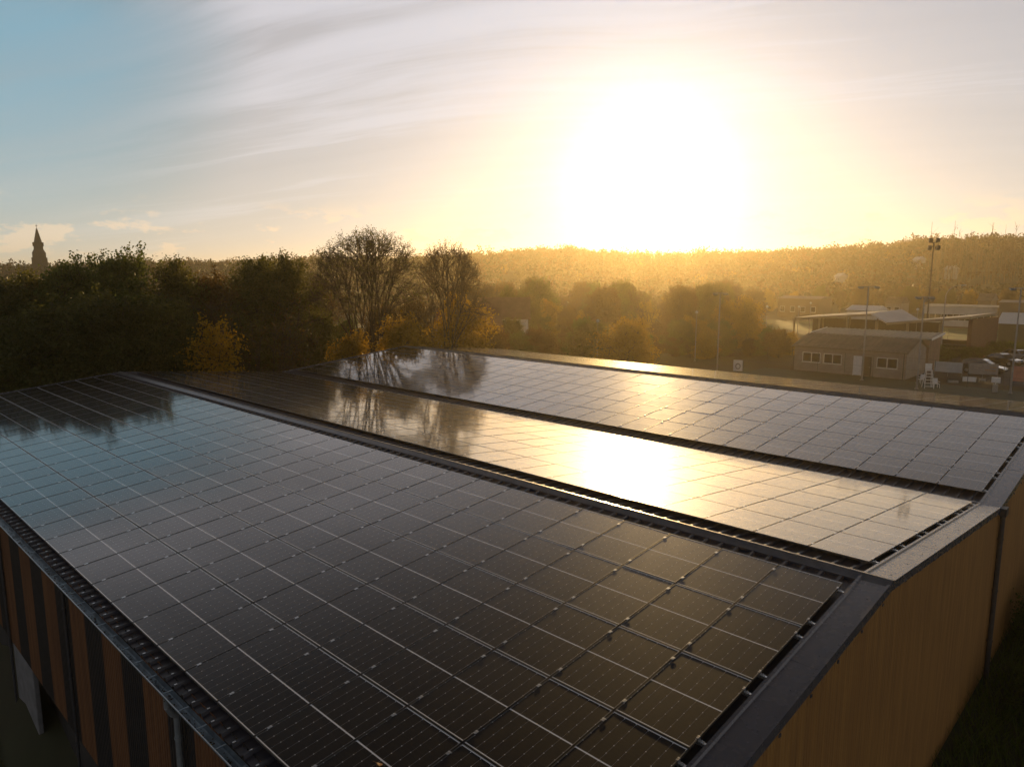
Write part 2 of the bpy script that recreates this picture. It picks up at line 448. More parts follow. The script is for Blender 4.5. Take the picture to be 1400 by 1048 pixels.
# valley gutter
mb = MB(); zv = zp(Y_V)-SH
mb.box(X1, X0-.3, Y_V-.10, Y_V+.10, zv-.06, zv-.01)
for s in (-1, 1): mb.box(X1, X0-.3, Y_V+s*.14-.035, Y_V+s*.14+.035, zv+.046, zv+.056)
hallp(mb, 'valley_gutter', M_STEEL)
# verge flashings at the gable (flat top, upstand rib, drip edge)
def verge(x_in, x_out, sgn):
    for ya, yb in ((Y_E1, Y_R1), (Y_R1, Y_V), (Y_V, Y_R2), (Y_R2, Y_E2)):
        mb = MB(); vs = []
        prof = [(x_in, -.095), (x_in+sgn*.02, -.048), (x_in+sgn*.07, -.048), (x_in+sgn*.09, -.080), (x_out-sgn*.05, -.078),
                (x_out-sgn*.045, -.060), (x_out, -.060), (x_out+sgn*.004, -.22), (x_out-sgn*.012, -.235)]
        for y in (ya+.004, yb-.004):
            for x, h in prof: vs.append((x, y, zp(y)+h))
        n = len(prof); mb.add(vs, [(i, i+1, n+i+1, n+i) for i in range(n-1)])
        for yj in (ya+(yb-ya)*.34, ya+(yb-ya)*.67):
            for x0_, x1_, hz_ in ((x_in+sgn*.092, x_out-sgn*.052, -.0765),):
                mb.add([(x0_, yj-.05, zp(yj-.05)+hz_), (x1_, yj-.05, zp(yj-.05)+hz_), (x1_, yj+.05, zp(yj+.05)+hz_), (x0_, yj+.05, zp(yj+.05)+hz_)], [(0, 1, 2, 3)])
                mb.add([(x0_, yj-.05, zp(yj-.05)+hz_), (x1_, yj-.05, zp(yj-.05)+hz_), (x1_, yj-.05, zp(yj-.05)-.08), (x0_, yj-.05, zp(yj-.05)-.08)], [(0, 1, 2, 3)])
        k = 0; y = ya+.5
        while y < yb-.2:                            # fixing screws and the little clips below the drip edge
            mb.box(x_out-sgn*.16-.008, x_out-sgn*.16+.008, y-.008, y+.008, zp(y)-.079, zp(y)-.070)
            mb.box(min(x_out-sgn*.005, x_out+sgn*.012), max(x_out-sgn*.005, x_out+sgn*.012), y+.3, y+.36, zp(y)-.262, zp(y)-.222)
            y += 1.02
        hallp(mb, 'verge_flashing', M_STEEL)
verge(X0-.545, X0, 1); verge(X1+.10, X1-.1, -1)
# gable walls with ribbed cladding
def ribbed(pts_of, n, top_of, zb, along, fixed, out):
    """cladding boards 0.1 m wide with a v groove"""
    vs = []; prof = []
    a, b = along
    k = int(round(abs(b-a)/.1)); st = (b-a)/k
    for i in range(k):
        prof += [(a+i*st, 0), (a+i*st+st*.80, 0), (a+i*st+st*.90, -.011)]
    prof.append((b, 0)); return prof
def gable(xw, out):
    mb = MB(); prof = ribbed(None, 0, None, 0, (-8.70, 29.8), xw, out)
    n = len(prof); vs = []
    for y, d in prof: vs.append((xw+out*d, y, GZ))
    for y, d in prof: vs.append((xw+out*d, y, zp(y)-.165))
    mb.add(vs, [(i, i+1, n+i+1, n+i) for i in range(n-1)])
    hallp(mb, 'gable_wall', M_CLAD)
gable(.58, 1); gable(-38.7, -1)
# long eave wall: one-metre bands of orange and black boards, open undercroft below
WB = float(hp(93.3, 987, 1, -8.72)[2]); mb = MB(); yw = -8.72; P0, SB = float(hp(94, 827, 1, -8.72)[0]), float(hp(228, 968, 1, -8.72)[0]-hp(94, 827, 1, -8.72)[0])/5
prof = []
edges = [P0+SB*k for k in range(-26, 13)]
for e0, e1 in zip(edges[:-1], edges[1:]):
    k = int(round((e0-P0)/SB)); mi = 0 if k % 2 == 0 else 1
    if e1 < -38.7 or e0 > .58: continue
    e0c, e1c = max(e0, -38.7), min(e1, .58)
    nb = 10; st = (e1c-e0c)/nb; vs = []; pr_ = []
    for i in range(nb): pr_ += [(e0c+i*st, 0), (e0c+i*st+st*.8, 0), (e0c+i*st+st*.9, -.011)]
    pr_.append((e1c, 0)); n = len(pr_)
    for x, d in pr_: vs.append((x, yw-d*-1, WB))
    for x, d in pr_: vs.append((x, yw-d*-1, zp(Y_E1)-.10))
    mb.add(vs, [(i, i+1, n+i+1, n+i) for i in range(n-1)], mi)
hallp(mb, 'side_wall', [M_BAND, M_BLACKC])
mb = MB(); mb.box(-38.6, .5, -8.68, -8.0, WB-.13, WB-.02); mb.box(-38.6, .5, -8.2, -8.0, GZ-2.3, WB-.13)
hallp(mb, 'plinth', M_DARK)  # near-black colour puts the undercroft's shade into this recessed wall
xp0, xp1 = float(hp(37, 1045, 1, -8.72)[0]), float(hp(58, 1040, 1, -8.72)[0])
for xa, xb in ((xp0, xp1), (xp0-12, xp1-12), (xp0+12, xp1+12)):
    mb = MB(); mb.box(xa, xb, -8.73, -8.60, GZ-2.3, WB-.005); hallp(mb, 'concrete_pier', M_CONC, bevel=.02)
mb = MB(); prof = ribbed(None, 0, None, 0, (-38.7, .58), 0, 1); n = len(prof)
mb.add([(x, 29.8+d, GZ) for x, d in prof]+[(x, 29.8+d, zp(29.8)-.16) for x, d in prof], [(i, i+1, n+i+1, n+i) for i in range(n-1)])
hallp(mb, 'back_wall', M_CLAD)
# eave gutters (half round with a rolled lip), brackets and debris
def gutter(y0, sgn, name='gutter'):
    mb = MB(); zt = zp(Y_E1)-SH-.005; pr_ = []
    for k in range(9):
        t = math.pi*k/8; pr_.append((y0+sgn*(.085-.085*math.cos(t)), zt-.105*math.sin(t)))
    pr_ += [(y0+sgn*.182, zt+.012), (y0+sgn*.176, zt+.022), (y0+sgn*.166, zt+.012)]
    xs = [X1, -30, -22, -16, -10.15, -4.2, X0-.02]
    for xa, xb in zip(xs[:-1], xs[1:]):
        n = len(pr_)
        mb.add([(xa+.004, y, z) for y, z in pr_]+[(xb-.004, y, z) for y, z in pr_], [(i, i+1, n+i+1, n+i) for i in range(n-1)])
        mb.add([(xb+.02, y-sgn*0.0, z-.003) for y, z in pr_]+[(xb-.05, y, z-.003) for y, z in pr_], [(i, i+1, n+i+1, n+i) for i in range(n-1)])
    x = X1+.3
    while x < X0:
        mb.box(x-.014, x+.014, min(y0, y0+sgn*.17), max(y0, y0+sgn*.17), zt-.012, zt-.004); x += .62
    o = hallp(mb, name, M_ZINC)
    lp = MB(); lp.tube((X1, y0+sgn*.178, zt+.018), (X0-.02, y0+sgn*.178, zt+.018), .009, None, 8); lp.v = [(x, y, z-GZ) for x, y, z in lp.v]; lp.build('gutter_lip', mat('bright_zinc', (.55, .62, .68), .3, .7, .15, 6), o)
    return o
gutter(Y_E1-.015, -1); gutter(Y_E2+.015, 1)
rng = random.Random(5)
mb = MB()
for k in range(420):                                # leaves and moss lying in the gutter
    x = rng.uniform(-20, X0-.1); y = Y_E1-.10+rng.gauss(0, .03); z = zp(Y_E1)-SH-.085+rng.random()*.03
    if x > -10.1: z -= .015
    M = Matrix.Translation((x, y, z)) @ Matrix.Rotation(rng.random()*6.3, 4, 'Z') @ Matrix.Rotation(rng.uniform(-.9, .9), 4, 'X')
    s = rng.uniform(.012, .03); mb.add([tuple(M @ Vector(q)) for q in ((-s, 0, 0), (0, -s*.6, .006), (s, 0, 0), (0, s*.6, .006))], [(0, 1, 2, 3)])
stuff(hallp(mb, 'gutter_litter', mat('dead_leaves', (.10, .07, .04), .9, 0, .5, 8)))
# downpipes
def downpipe(x, y_top, y_pipe, m, z_top, r=.05, name='downpipe'):
    mb = MB(); mb.path([(x, y_top, z_top), (x, y_top, z_top-.16), (x, (y_top+y_pipe)/2, z_top-.30), (x, y_pipe, z_top-.36), (x, y_pipe, GZ-1.9)], r, 12)
    for z in (z_top-.75, z_top-2.4, z_top-4.0): mb.tube((x, y_pipe, z), (x, y_pipe, z+.04), r+.012, None, 12)
    return hallp(mb, name, m, smooth=False)
M_PIPE = mat('zinc_pipe', (.30, .33, .35), .5, .4, .25, 5)
downpipe(float(hp(240, 990, 1, -8.85)[0]), -8.95, -8.82, M_PIPE, zp(Y_E1)-SH-.10)
downpipe(float(hp(90, 870, 1, -8.8)[0]), -8.84, -8.78, mat('dark_pipe', (.07, .07, .075), .5, .2), zp(Y_E1)-SH-.12, .03)
downpipe(xp0-.06, -8.84, -8.78, MATS['dark_pipe'], zp(Y_E1)-SH-.12, .035)
mb = MB(); zt = zp(Y_V)-.30
mb.tube((X0+.045, Y_V+.1, zt), (X0+.045, Y_V+.1, GZ), .065, None, 14)
mb.box(.59, .76, Y_V-.06, Y_V+.26, zt, zt+.22)
for z in (-1.9, -3.4, -4.9): mb.tube((X0+.045, Y_V+.1, z), (X0+.045, Y_V+.1, z+.045), .078, None, 14)
hallp(mb, 'downpipe', mat('gable_pipe', (.085, .075, .07), .5, .2))
# mounting rails under each row of modules
ROWS = {1: (0.0, -1), 2: (1.327, 1), 3: (11.04, 1), 4: (20.95, 1)}    # slope: y of the module edge nearest 0, direction
def row_y(s, j): y0, d = ROWS[s]; return y0+d*j*PJ*CT
for s in ROWS:
    for j in range(5):
        for f in (.14, .86):
            y = row_y(s, j+f); z = zp(y)
            mb = MB(); mb.box(X1+.5, .10, y-.02, y+.02, z-.088, z-.042); hallp(mb, 'mounting_rail', M_ALU)

# ---------------------------------------------------------------- solar modules
def uv_quad(me):
    uvl = me.uv_layers.new(name='UVMap')
    for lp in me.loops:
        co = me.vertices[lp.vertex_index].co; uvl.data[lp.index].uv = (co.x+PW/2, co.y+PL/2)
def glass_mb():
    mb = MB(); w, l = PW/2-.009, PL/2-.009
    return mb.add([(-w, -l, -.001), (w, -l, -.001), (w, l, -.001), (-w, l, -.001)], [(0, 1, 2, 3)])
def frame_mb():
    mb = MB(); w, l, i = PW/2, PL/2, .010
    for a, b, c, d in ((-w, w, -l, -l+i), (-w, w, l-i, l), (-w, -w+i, -l+i, l-i), (w-i, w, -l+i, l-i)): mb.box(a, b, c, d, -PT, .0015)
    mb.add([(-w+i, -l+i, -.006), (w-i, -l+i, -.006), (w-i, l-i, -.006), (-w+i, l-i, -.006)], [(0, 3, 2, 1)])
    return mb
g_me = glass_mb().mesh('glass', M_MODULE); uv_quad(g_me)
f_me = frame_mb().mesh('frame', M_FRAME)
def clamp_me(end):
    mb = MB()
    if not end:
        mb.box(-.024, .024, -.035, .035, .0022, .0052); mb.tube((0, 0, .0052), (0, 0, .0066), .008, None, 6)
    else:                                           # z-shaped end clamp gripping the frame, bolted to the rail end
        mb.box(-.024, .006, -.03, .03, .0025, .008); mb.box(.002, .008, -.03, .03, -.060, .0025)
        mb.box(.008, .075, -.022, .022, -.045, -.038); mb.tube((.045, 0, -.038), (.045, 0, -.018), .010, None, 6)
    return mb.mesh('clamp', M_ALU)
c_mid, c_end = clamp_me(False), clamp_me(True)
ORD = ['first', 'second', 'third', 'fourth', 'fifth', 'sixth', 'seventh', 'eighth', 'ninth', 'tenth', 'eleventh', 'twelfth', 'thirteenth', 'fourteenth',
       'fifteenth', 'sixteenth', 'seventeenth', 'eighteenth', 'nineteenth', 'twentieth', 'twenty-first', 'twenty-second', 'twenty-third', 'twenty-fourth',
       'twenty-fifth', 'twenty-sixth', 'twenty-seventh', 'twenty-eighth', 'twenty-ninth', 'thirtieth', 'thirty-first', 'thirty-second', 'thirty-third']
rows_txt = {1: ['top row below the near ridge', 'second row below the near ridge', 'middle row of the nearest slope', 'fourth row below the near ridge', 'lowest row along the near gutter'],
            2: ['first row past the near ridge', 'second row past the near ridge', 'middle row past the near ridge', 'fourth row past the near ridge', 'row just before the valley'],
            3: ['lowest row beyond the valley', 'second row beyond the valley', 'middle row beyond the valley', 'fourth row beyond the valley', 'top row under the far ridge']}
def project(P):
    d = np.asarray(P)-CAM; w = d @ _fw
    return np.array([700+FPX*(d @ _rt)/w, 524-FPX*(d @ _up)/w]), w
NCOL = 33
rng = random.Random(11)
mods = []
for s in ROWS:
    for j in range(5):
        for i in range(NCOL):
            y = row_y(s, j+.5); x = -(i+.5)*QX+.011; z = zp(y)
            up = 1 if s in (1, 3) else -1
            M = Matrix.Translation((x, y, z)) @ Matrix.Rotation(up*TH+rng.gauss(0, .0016), 4, 'X') @ Matrix.Rotation(rng.gauss(0, .0016), 4, 'Y')
            c = [project(M @ Vector((a*PW/2, b*PL/2, 0)))[0] for a, b in ((-1, -1), (1, -1), (1, 1), (-1, 1))]
            area = .5*abs(sum(c[k][0]*c[(k+1) % 4][1]-c[(k+1) % 4][0]*c[k][1] for k in range(4)))
            mid, w = project(M @ Vector((0, 0, 0)))
            inside = w > 0 and any(0 < q[0] < 1400 and 0 < q[1] < 1048 for q in c)
            mods.append((area if inside else -1, s, j, i, M))
mods.sort(key=lambda q: -q[0])
rest = MB(); rest_uv = []
n_ind = 0
for area, s, j, i, M in mods:
    if area > 0 and s != 4 and n_ind < 300:
        n_ind += 1
        o = thing('solar_panel', 'black solar panel in the %s, %s from the gable end' % (rows_txt[s][j], ORD[i]), 'solar panel', group='solar panels on the hall roof')
        o.matrix_world = M
        link('frame', f_me, o); link('glass', g_me, o)
        if i < 20:
            up = 1 if s in (1, 3) else -1
            for f in (-.36, .36):
                c = link('clamp', c_end if i == 0 else c_mid, o); c.location = (PW/2+(.011 if i else 0), f*PJ, 0)
    else:
        for src, mi in ((frame_mb(), 0), (glass_mb(), 1)):
            rest.add([tuple(M @ Vector(v)) for v in src.v], src.f, mi)
            for f in src.f:
                for k in f: rest_uv.append((src.v[k][0]+PW/2, src.v[k][1]+PL/2))
me = bpy.data.meshes.new('solar_array'); me.from_pydata(rest.v, [], rest.f); me.materials.append(M_FRAME); me.materials.append(M_MODULE)
me.polygons.foreach_set('material_index', rest.mi)
uvl = me.uv_layers.new(name='UVMap'); uvl.data.foreach_set('uv', np.array(rest_uv, np.float32).ravel()); me.update()
stuff(tag(link('solar_array', me), 'remaining rows of black solar panels on the far parts of the hall roof', 'solar panels'))
# a dry leaf on the near slope
p = hp(518, 1028, 1, -6.2); 
lf = MB(); y = float(gp(518, 1028, -.6)[1]); x = float(gp(518, 1028, -.6)[0]); z = zp(y)+.012
lf.add([(x-.045, y-.01, z+.012), (x-.015, y-.03, z), (x+.03, y-.02, z+.004), (x+.055, y+.012, z+.016), (x+.02, y+.035, z+.003), (x-.02, y+.02, z)], [(0, 1, 2, 5), (2, 3, 4, 5)])
lf.tube((x-.045, y-.01, z+.012), (x-.10, y-.025, z+.008), .003, None, 5)
tag(lf.build('dry_leaf', mat('brown_leaf', (.28, .12, .03), .7)), 'curled brown dry leaf lying on the near slope of panels', 'leaf')

# ---------------------------------------------------------------- vegetation
def seg_mesh(name, segs, m, n=5):
    """segs: list of (p0, p1, r0, r1) -> one tube mesh"""
    V, F = [], []
    P0 = np.array([s[0] for s in segs], float); P1 = np.array([s[1] for s in segs], float)
    r0 = np.array([s[2] for s in segs]); r1 = np.array([s[3] for s in segs])
    d = P1-P0; d /= np.maximum(np.linalg.norm(d, axis=1, keepdims=True), 1e-6)
    ref = np.where(np.abs(d[:, 2:3]) < .9, [[0, 0, 1.0]], [[1.0, 0, 0]])
    a = np.cross(d, ref); a /= np.linalg.norm(a, axis=1, keepdims=True); b = np.cross(d, a)
    k = len(segs); t = np.arange(n)*2*math.pi/n
    ring = a[:, None, :]*np.cos(t)[None, :, None] + b[:, None, :]*np.sin(t)[None, :, None]
    A = P0[:, None]+ring*r0[:, None, None]; B = P1[:, None]+ring*r1[:, None, None]
    V = np.concatenate([A, B], 1).reshape(-1, 3)
    i = np.arange(k)[:, None]*2*n; q = np.arange(n)[None, :]; q2 = (q+1) % n
    F = np.stack([i+q, i+q2, i+n+q2, i+n+q], -1).reshape(-1, 4)
    return np_mesh(name, V, F, m)
def leaf_quads(C, size, rs, flat=.0):
    """diamond leaves with random orientation at centres C"""
    n = len(C); a = rs.normal(size=(n, 3)); a /= np.linalg.norm(a, axis=1, keepdims=True)
    b = rs.normal(size=(n, 3)); b -= a*(a*b).sum(1, keepdims=True); b /= np.linalg.norm(b, axis=1, keepdims=True)
    s = (size*rs.uniform(.6, 1.4, n))[:, None]
    V = np.stack([C-a*s, C-b*s*.62, C+a*s, C+b*s*.62], 1).reshape(-1, 3)
    return V, np.arange(4*n).reshape(n, 4)
def grow(rs, p, d, L, r, lev, segs, tips, spread, up, maxlev, kids=(2, 3), steps=3):
    d = d/np.linalg.norm(d)
    for k in range(steps):
        d2 = d + rs.normal(size=3)*.12 + np.array([0, 0, up]); d2 /= np.linalg.norm(d2)
        q = p + d2*L/steps; r2 = r*(.86 if k < steps-1 else .78)
        segs.append((p, q, r, r2)); p, d, r = q, d2, r2
        if lev >= 1 and k < steps-1 and lev < maxlev and rs.random() < .55:
            sd = d + rs.normal(size=3)*spread*1.1; grow(rs, p, sd, L*.6, r*.5, lev+1, segs, tips, spread, up, maxlev, kids, 2)
    if lev >= maxlev: tips.append(p); return
    for _ in range(rs.integers(kids[0], kids[1]+1)):
        sd = d + rs.normal(size=3)*spread
        grow(rs, p, sd, L*rs.uniform(.62, .82), r*.66, lev+1, segs, tips, spread, up, maxlev, kids, steps)
L_OLIVE = leafmat('olive_leaves', (.058, .068, .017), (.135, .125, .030))
L_GREEN = leafmat('green_leaves', (.052, .076, .018), (.110, .135, .032))
L_RUST = leafmat('rust_leaves', (.075, .045, .016), (.14, .085, .022))
L_GOLD = leafmat('golden_leaves', (.20, .13, .015), (.34, .21, .022), .45)
L_ORANGE = leafmat('orange_leaves', (.36, .19, .020), (.48, .31, .03), .5)
L_DARK = leafmat('dark_leaves', (.048, .058, .018), (.100, .104, .030))
PROTO = {}
def bushy(key, seed, h, rad, lobes, per, leaf, m, low=.12, stretch=1.0, sprigs=14, cl=.42):
    per, leaf = per*2.2, leaf*.58
    """dense crown of leaf clumps over a trunk with limbs; meshes cached"""
    rs = np.random.default_rng(seed); C = []; segs = []
    trunk_top = h*.62
    p = np.zeros(3); r = h*.020
    for k in range(5):
        q = p + np.array([rs.normal()*.1, rs.normal()*.1, trunk_top/5]); segs.append((p, q, r, r*.84)); p, r = q, r*.84
    for L in range(lobes):
        f = (L+.5)/lobes; z = h*(low+(0.86-low)*f); a = rs.uniform(0, 6.28)
        env = rad*math.sin(math.pi*min(.97, .22+.62*f**.85))*(1 if f < .7 else 1-.9*(f-.7))
        off = env*rs.uniform(.25, .80); lr = rad*rs.uniform(.30, .50)
        c = np.array([math.cos(a)*off, math.sin(a)*off, z])
        segs.append((np.array([0, 0, max(.5, z-off*.8-.6)]), c, h*.006+.02, .02))
        nc = int(14+lr*lr*7)
        u = rs.normal(size=(nc, 3)); u /= np.linalg.norm(u, axis=1, keepdims=True)
        cc = c + u*lr*rs.uniform(.45, 1.08, (nc, 1))*np.array([1, 1, stretch])
        for q in cc:
            n = int(per*rs.uniform(.5, 1.5)); C.append(q + rs.normal(size=(n, 3))*cl*rs.uniform(.6, 1.25)*np.array([1, 1, .8]))
            if rs.random() < .5: segs.append((c, q, .022, .008))
    for k in range(sprigs):
        a = rs.uniform(0, 6.28); o = rad*rs.uniform(0, .55); z = h*rs.uniform(.80, .93)
        b = np.array([math.cos(a)*o, math.sin(a)*o, z]); e = b + np.array([rs.normal()*.25, rs.normal()*.25, h*rs.uniform(.05, .12)])
        segs.append((b, e, .03, .01))
        for w in np.linspace(.15, 1, 5): C.append(b+(e-b)*w + rs.normal(size=(int(per*.35), 3))*.17)
    C = np.concatenate(C); C = C[C[:, 2] > .1]
    V, F = leaf_quads(C, leaf, rs)
    # colour runs in patches the size of a bough, plus leaf-to-leaf variety
    ph = rs.uniform(0, 6.28, 3)
    tint = .5+.28*np.sin(C[:, 0]*1.1+ph[0])*np.sin(C[:, 1]*1.2+ph[1])*np.sin(C[:, 2]*.9+ph[2]) + rs.normal(size=len(C))*.22
    PROTO[key] = (np_mesh('crown', V, F, m, np.clip(tint, 0, 1)), seg_mesh('trunk', segs, M_BARK))
def bare(key, seed, h, stems, spread, up, maxlev, leaf, m, nleaf, twig=.012, fan=.5):
    rs = np.random.default_rng(seed); segs, tips = [], []
    L = h/ (1+.72+.72**2+.72**3)*1.02
    for k in range(stems):
        a = 6.28*k/stems+rs.uniform(-.3, .3); d = np.array([math.cos(a)*fan, math.sin(a)*fan, 1.0])
        grow(rs, np.array([math.cos(a)*.15, math.sin(a)*.15, 0]), d, L, h*.014, 0, segs, tips, spread, up, maxlev)
    # fine twigs at the tips
    fin = []
    for t in tips:
        for _ in range(3):
            e = t + rs.normal(size=3)*.28 + np.array([0, 0, .22]); segs.append((t, e, twig, twig*.4)); fin.append(e)
    segs = [(a, b, max(r0, twig*.8), max(r1, twig*.5)) for a, b, r0, r1 in segs]
    fin = np.array(fin); C = np.repeat(fin, nleaf, 0) + rs.normal(size=(len(fin)*nleaf, 3))*.14
    V, F = leaf_quads(C, leaf, rs)
    PROTO[key] = (np_mesh('crown', V, F, m, np.clip(rs.normal(.5, .25, len(C)), 0, 1)), seg_mesh('trunk', segs, M_TWIG, 4))
def shrub_stems(key, seed, h, n, m, leaf, per):
    """thicket of upright stems with thin twigs and few leaves"""
    rs = np.random.default_rng(seed); segs = []; C = []
    for k in range(n):
        a = rs.uniform(0, 6.28); o = rs.uniform(0, 1.6); p = np.array([math.cos(a)*o, math.sin(a)*o, 0.0])
        d = np.array([math.cos(a)*rs.uniform(.05, .35), math.sin(a)*rs.uniform(.05, .35), 1.0]); H = h*rs.uniform(.7, 1.0)
        r = .035
        for s in range(6):
            q = p + d*H/6 + rs.normal(size=3)*.10; segs.append((p, q, r, r*.8)); p = q; r *= .8
            if s > 1:
                for _ in range(3):
                    e = p + np.array([rs.normal()*.55, rs.normal()*.55, rs.uniform(.2, .9)]); segs.append((p, e, .013, .006))
                    C.append(e+rs.normal(size=(per, 3))*.22)
    C = np.concatenate(C); V, F = leaf_quads(C, leaf, rs)
    PROTO[key] = (np_mesh('crown', V, F, m, np.clip(rs.normal(.5, .25, len(C)), 0, 1)), seg_mesh('trunk', segs, M_TWIG, 4))
bushy('ash', 1, 13, 4.2, 34, 26, .17, L_GREEN)
bushy('oak', 2, 13, 4.8, 38, 26, .17, L_OLIVE)
bushy('thorn', 3, 12, 4.2, 34, 26, .16, L_DARK, low=.05)
bushy('alder', 4, 13, 3.4, 30, 24, .16, L_OLIVE, stretch=1.25)
bushy('rust', 5, 12, 4.4, 32, 22, .17, L_RUST, sprigs=6)
bushy('gold', 6, 8, 2.7, 24, 20, .15, L_GOLD, low=.05, sprigs=8)
bushy('maple', 8, 7, 2.0, 15, 12, .15, L_ORANGE, low=.05, sprigs=10)
def domed(key, seed, h, rx, rz_, zc, mains, m, leaf, nleaf):
    """many-stemmed leafless tree whose twig ends fill a dome-shaped shell"""
    rs = np.random.default_rng(seed); segs = []; C = []
    def shell(f, d): return np.array([d[0]*rx*f, d[1]*rx*f, zc+d[2]*rz_*f])
    def arc(a, b, r0, r1, n, lift):
        pts = []; c = (a+b)/2 + np.array([0, 0, lift]) + (a-b)*np.array([.22, .22, 0])
        c += rs.normal(size=3)*.06*np.linalg.norm(b-a)
        for k in range(n+1):
            t = k/n; pts.append(a*(1-t)**2+2*c*t*(1-t)+b*t*t)
        for k in range(n): segs.append((pts[k], pts[k+1], r0+(r1-r0)*k/n, r0+(r1-r0)*(k+1)/n))
        return pts
    def around(d, s):
        q = d + rs.normal(size=3)*s; q[2] = max(q[2], -.12); return q/np.linalg.norm(q)
    for i in range(mains):
        a = 6.283*i/mains+rs.uniform(-.25, .25); el = rs.uniform(.15, 1.35) if i else 1.5
        d = np.array([math.cos(a)*math.cos(el), math.sin(a)*math.cos(el), math.sin(el)])
        m1 = arc(np.array([math.cos(a)*.2, math.sin(a)*.2, 0]), shell(.62, d), .10, .05, 7, .4)
        for _ in range(6):
            d2 = around(d, .42); p2 = m1[rs.integers(3, 8)]
            m2 = arc(p2, shell(rs.uniform(.75, .9), d2), .040, .022, 4, .25)
            for _ in range(7):
                d3 = around(d2, .20); m3 = arc(m2[rs.integers(1, 5)], shell(rs.uniform(.88, 1.0), d3), .024, .013, 3, .12)
                for _ in range(4):
                    e = m3[rs.integers(1, 4)] + (shell(.14, around(d3, .5))-np.array([0, 0, zc]))*rs.uniform(.6, 1.2); q = m3[-1]; segs.append((q, e, .012, .007))
                    C.append(e + rs.normal(size=(nleaf, 3))*.10)
    C = np.concatenate(C); V, F = leaf_quads(C, leaf, rs)
    PROTO[key] = (np_mesh('crown', V, F, m, np.clip(rs.normal(.5, .25, len(C)), 0, 1)), seg_mesh('trunk', segs, M_TWIG, 4))
domed('dome', 20, 15.5, 5.1, 5.0, 10.5, 11, L_OLIVE, .05, 7)
domed('birch', 21, 14, 3.5, 5.6, 8.4, 9, L_RUST, .045, 3)
bare('twiggy', 22, 12, 5, .45, .04, 4, .07, L_RUST, 2, fan=.5)
shrub_stems('thicket', 30, 9, 46, L_RUST, .07, 3)
def plant(key, name, label, cat, x, dist, top_y=None, h=None, rz=0.0, group=None, wide=1.0, ht=None):
    """a tree standing in the direction of photo column x at that distance; top_y gives its height"""
    X, Y = at(x, dist); z0 = float(terrain(np.array([X]), np.array([Y]))[0]); cr, tr = PROTO[key]
    proto_h = max(v.co.z for v in cr.vertices) if not hasattr(plant, key) else getattr(plant, key); setattr(plant, key, proto_h)
    H = (zat(x, top_y, dist)-z0) if top_y is not None else h
    o = thing(name, label, cat, (X, Y, z0), rz, group); s = H/proto_h; o.scale = (s*wide, s*wide, s)
    link('crown', cr, o); link('trunk', tr, o)
    return o
G1T = 'trees in the belt behind the hall'
NEARTREES = [
 ('thorn', 'broadleaf_tree', 'dark bushy tree at the far left edge behind the hall', -12, 58, 366, 1.2),
 ('oak', 'broadleaf_tree', 'dark olive tree in front of the church spire', 42, 60, 362, 1.1),
 ('ash', 'broadleaf_tree', 'green tree just right of the church spire', 106, 57, 342, 1.0),
 ('ash', 'broadleaf_tree', 'tallest leafy green tree left of the orange maple', 168, 60, 328, 1.0),
 ('alder', 'broadleaf_tree', 'slim dark tree with ragged top behind the orange maple', 236, 63, 345, 1.0),
 ('thorn', 'broadleaf_tree', 'low dark tree filling the gap left of the tallest green tree', 135, 52, 385, 1.1),
 ('thorn', 'broadleaf_tree', 'low dark tree under the church spire by the roof corner', 62, 50, 400, 1.2),
 ('oak', 'broadleaf_tree', 'low dark tree directly beside the orange maple', 222, 52, 398, 1.0),
 ('rust', 'broadleaf_tree', 'brownish tree between the orange maple and the big dark oak', 292, 66, 357, .9),
 ('oak', 'broadleaf_tree', 'dark oak with knobbly top left of the bare domed tree', 352, 64, 343, .95),
 ('alder', 'broadleaf_tree', 'dark tree with ragged top touching the bare domed tree', 392, 62, 338, .85),
 ('oak', 'broadleaf_tree', 'low olive tree at the foot of the bare thicket', 330, 56, 425, 1.0),
 ('oak', 'broadleaf_tree', 'low olive tree beneath the left side of the bare domed tree', 425, 58, 420, .9),
 ('rust', 'broadleaf_tree', 'rusty tree seen through the stems of the bare domed tree', 520, 78, 408, 1.0),
 ('rust', 'broadleaf_tree', 'rusty tree between the two bare trees', 566, 80, 398, .9),
 ('rust', 'broadleaf_tree', 'low rusty tree in front of the second white gabled house', 668, 72, 432, 1.0),
 ('alder', 'broadleaf_tree', 'low olive tree between the two white gabled houses', 640, 74, 424, 1.0),
 ('gold', 'golden_tree', 'yellow-leaved tree right of the second bare tree', 632, 66, 396, 1.1),
]
for k, (key, nm, lab, x, dist, ty, w) in enumerate(NEARTREES): plant(key, nm, lab, 'tree', x, dist, ty, rz=k*1.7, group=G1T, wide=w)
plant('dome', 'bare_tree', 'tall domed tree, nearly bare, standing against the sky', 'bare tree', 504, 60, 304, rz=.4)
plant('birch', 'bare_tree', 'smaller bare tree right of the tall domed one', 'bare tree', 612, 64, 324, rz=2.0)
plant('twiggy', 'bare_tree', 'bare twiggy tree just left of the tall domed one', 'bare tree', 446, 66, 352, rz=1.0)
plant('maple', 'orange_maple', 'small maple with orange leaves behind the roof end', 'maple', 282, 50, 424, rz=1.1)
plant('thicket', 'bare_thicket', 'tall thicket of bare brown stems right of the orange maple', 'thicket', 352, 54, 372, rz=.2, wide=1.25)
plant('thicket', 'bare_thicket', 'thicket of thin bare stems behind the orange maple', 'thicket', 262, 58, 372, rz=2.2, wide=.9)
plant('gold', 'golden_bush', 'yellow bush under the left of the domed bare tree', 'bush', 476, 54, 446, rz=.3, wide=.95)
plant('gold', 'golden_bush', 'yellow bush under the right of the domed bare tree', 'bush', 556, 56, 424, rz=2.3, wide=1.1)
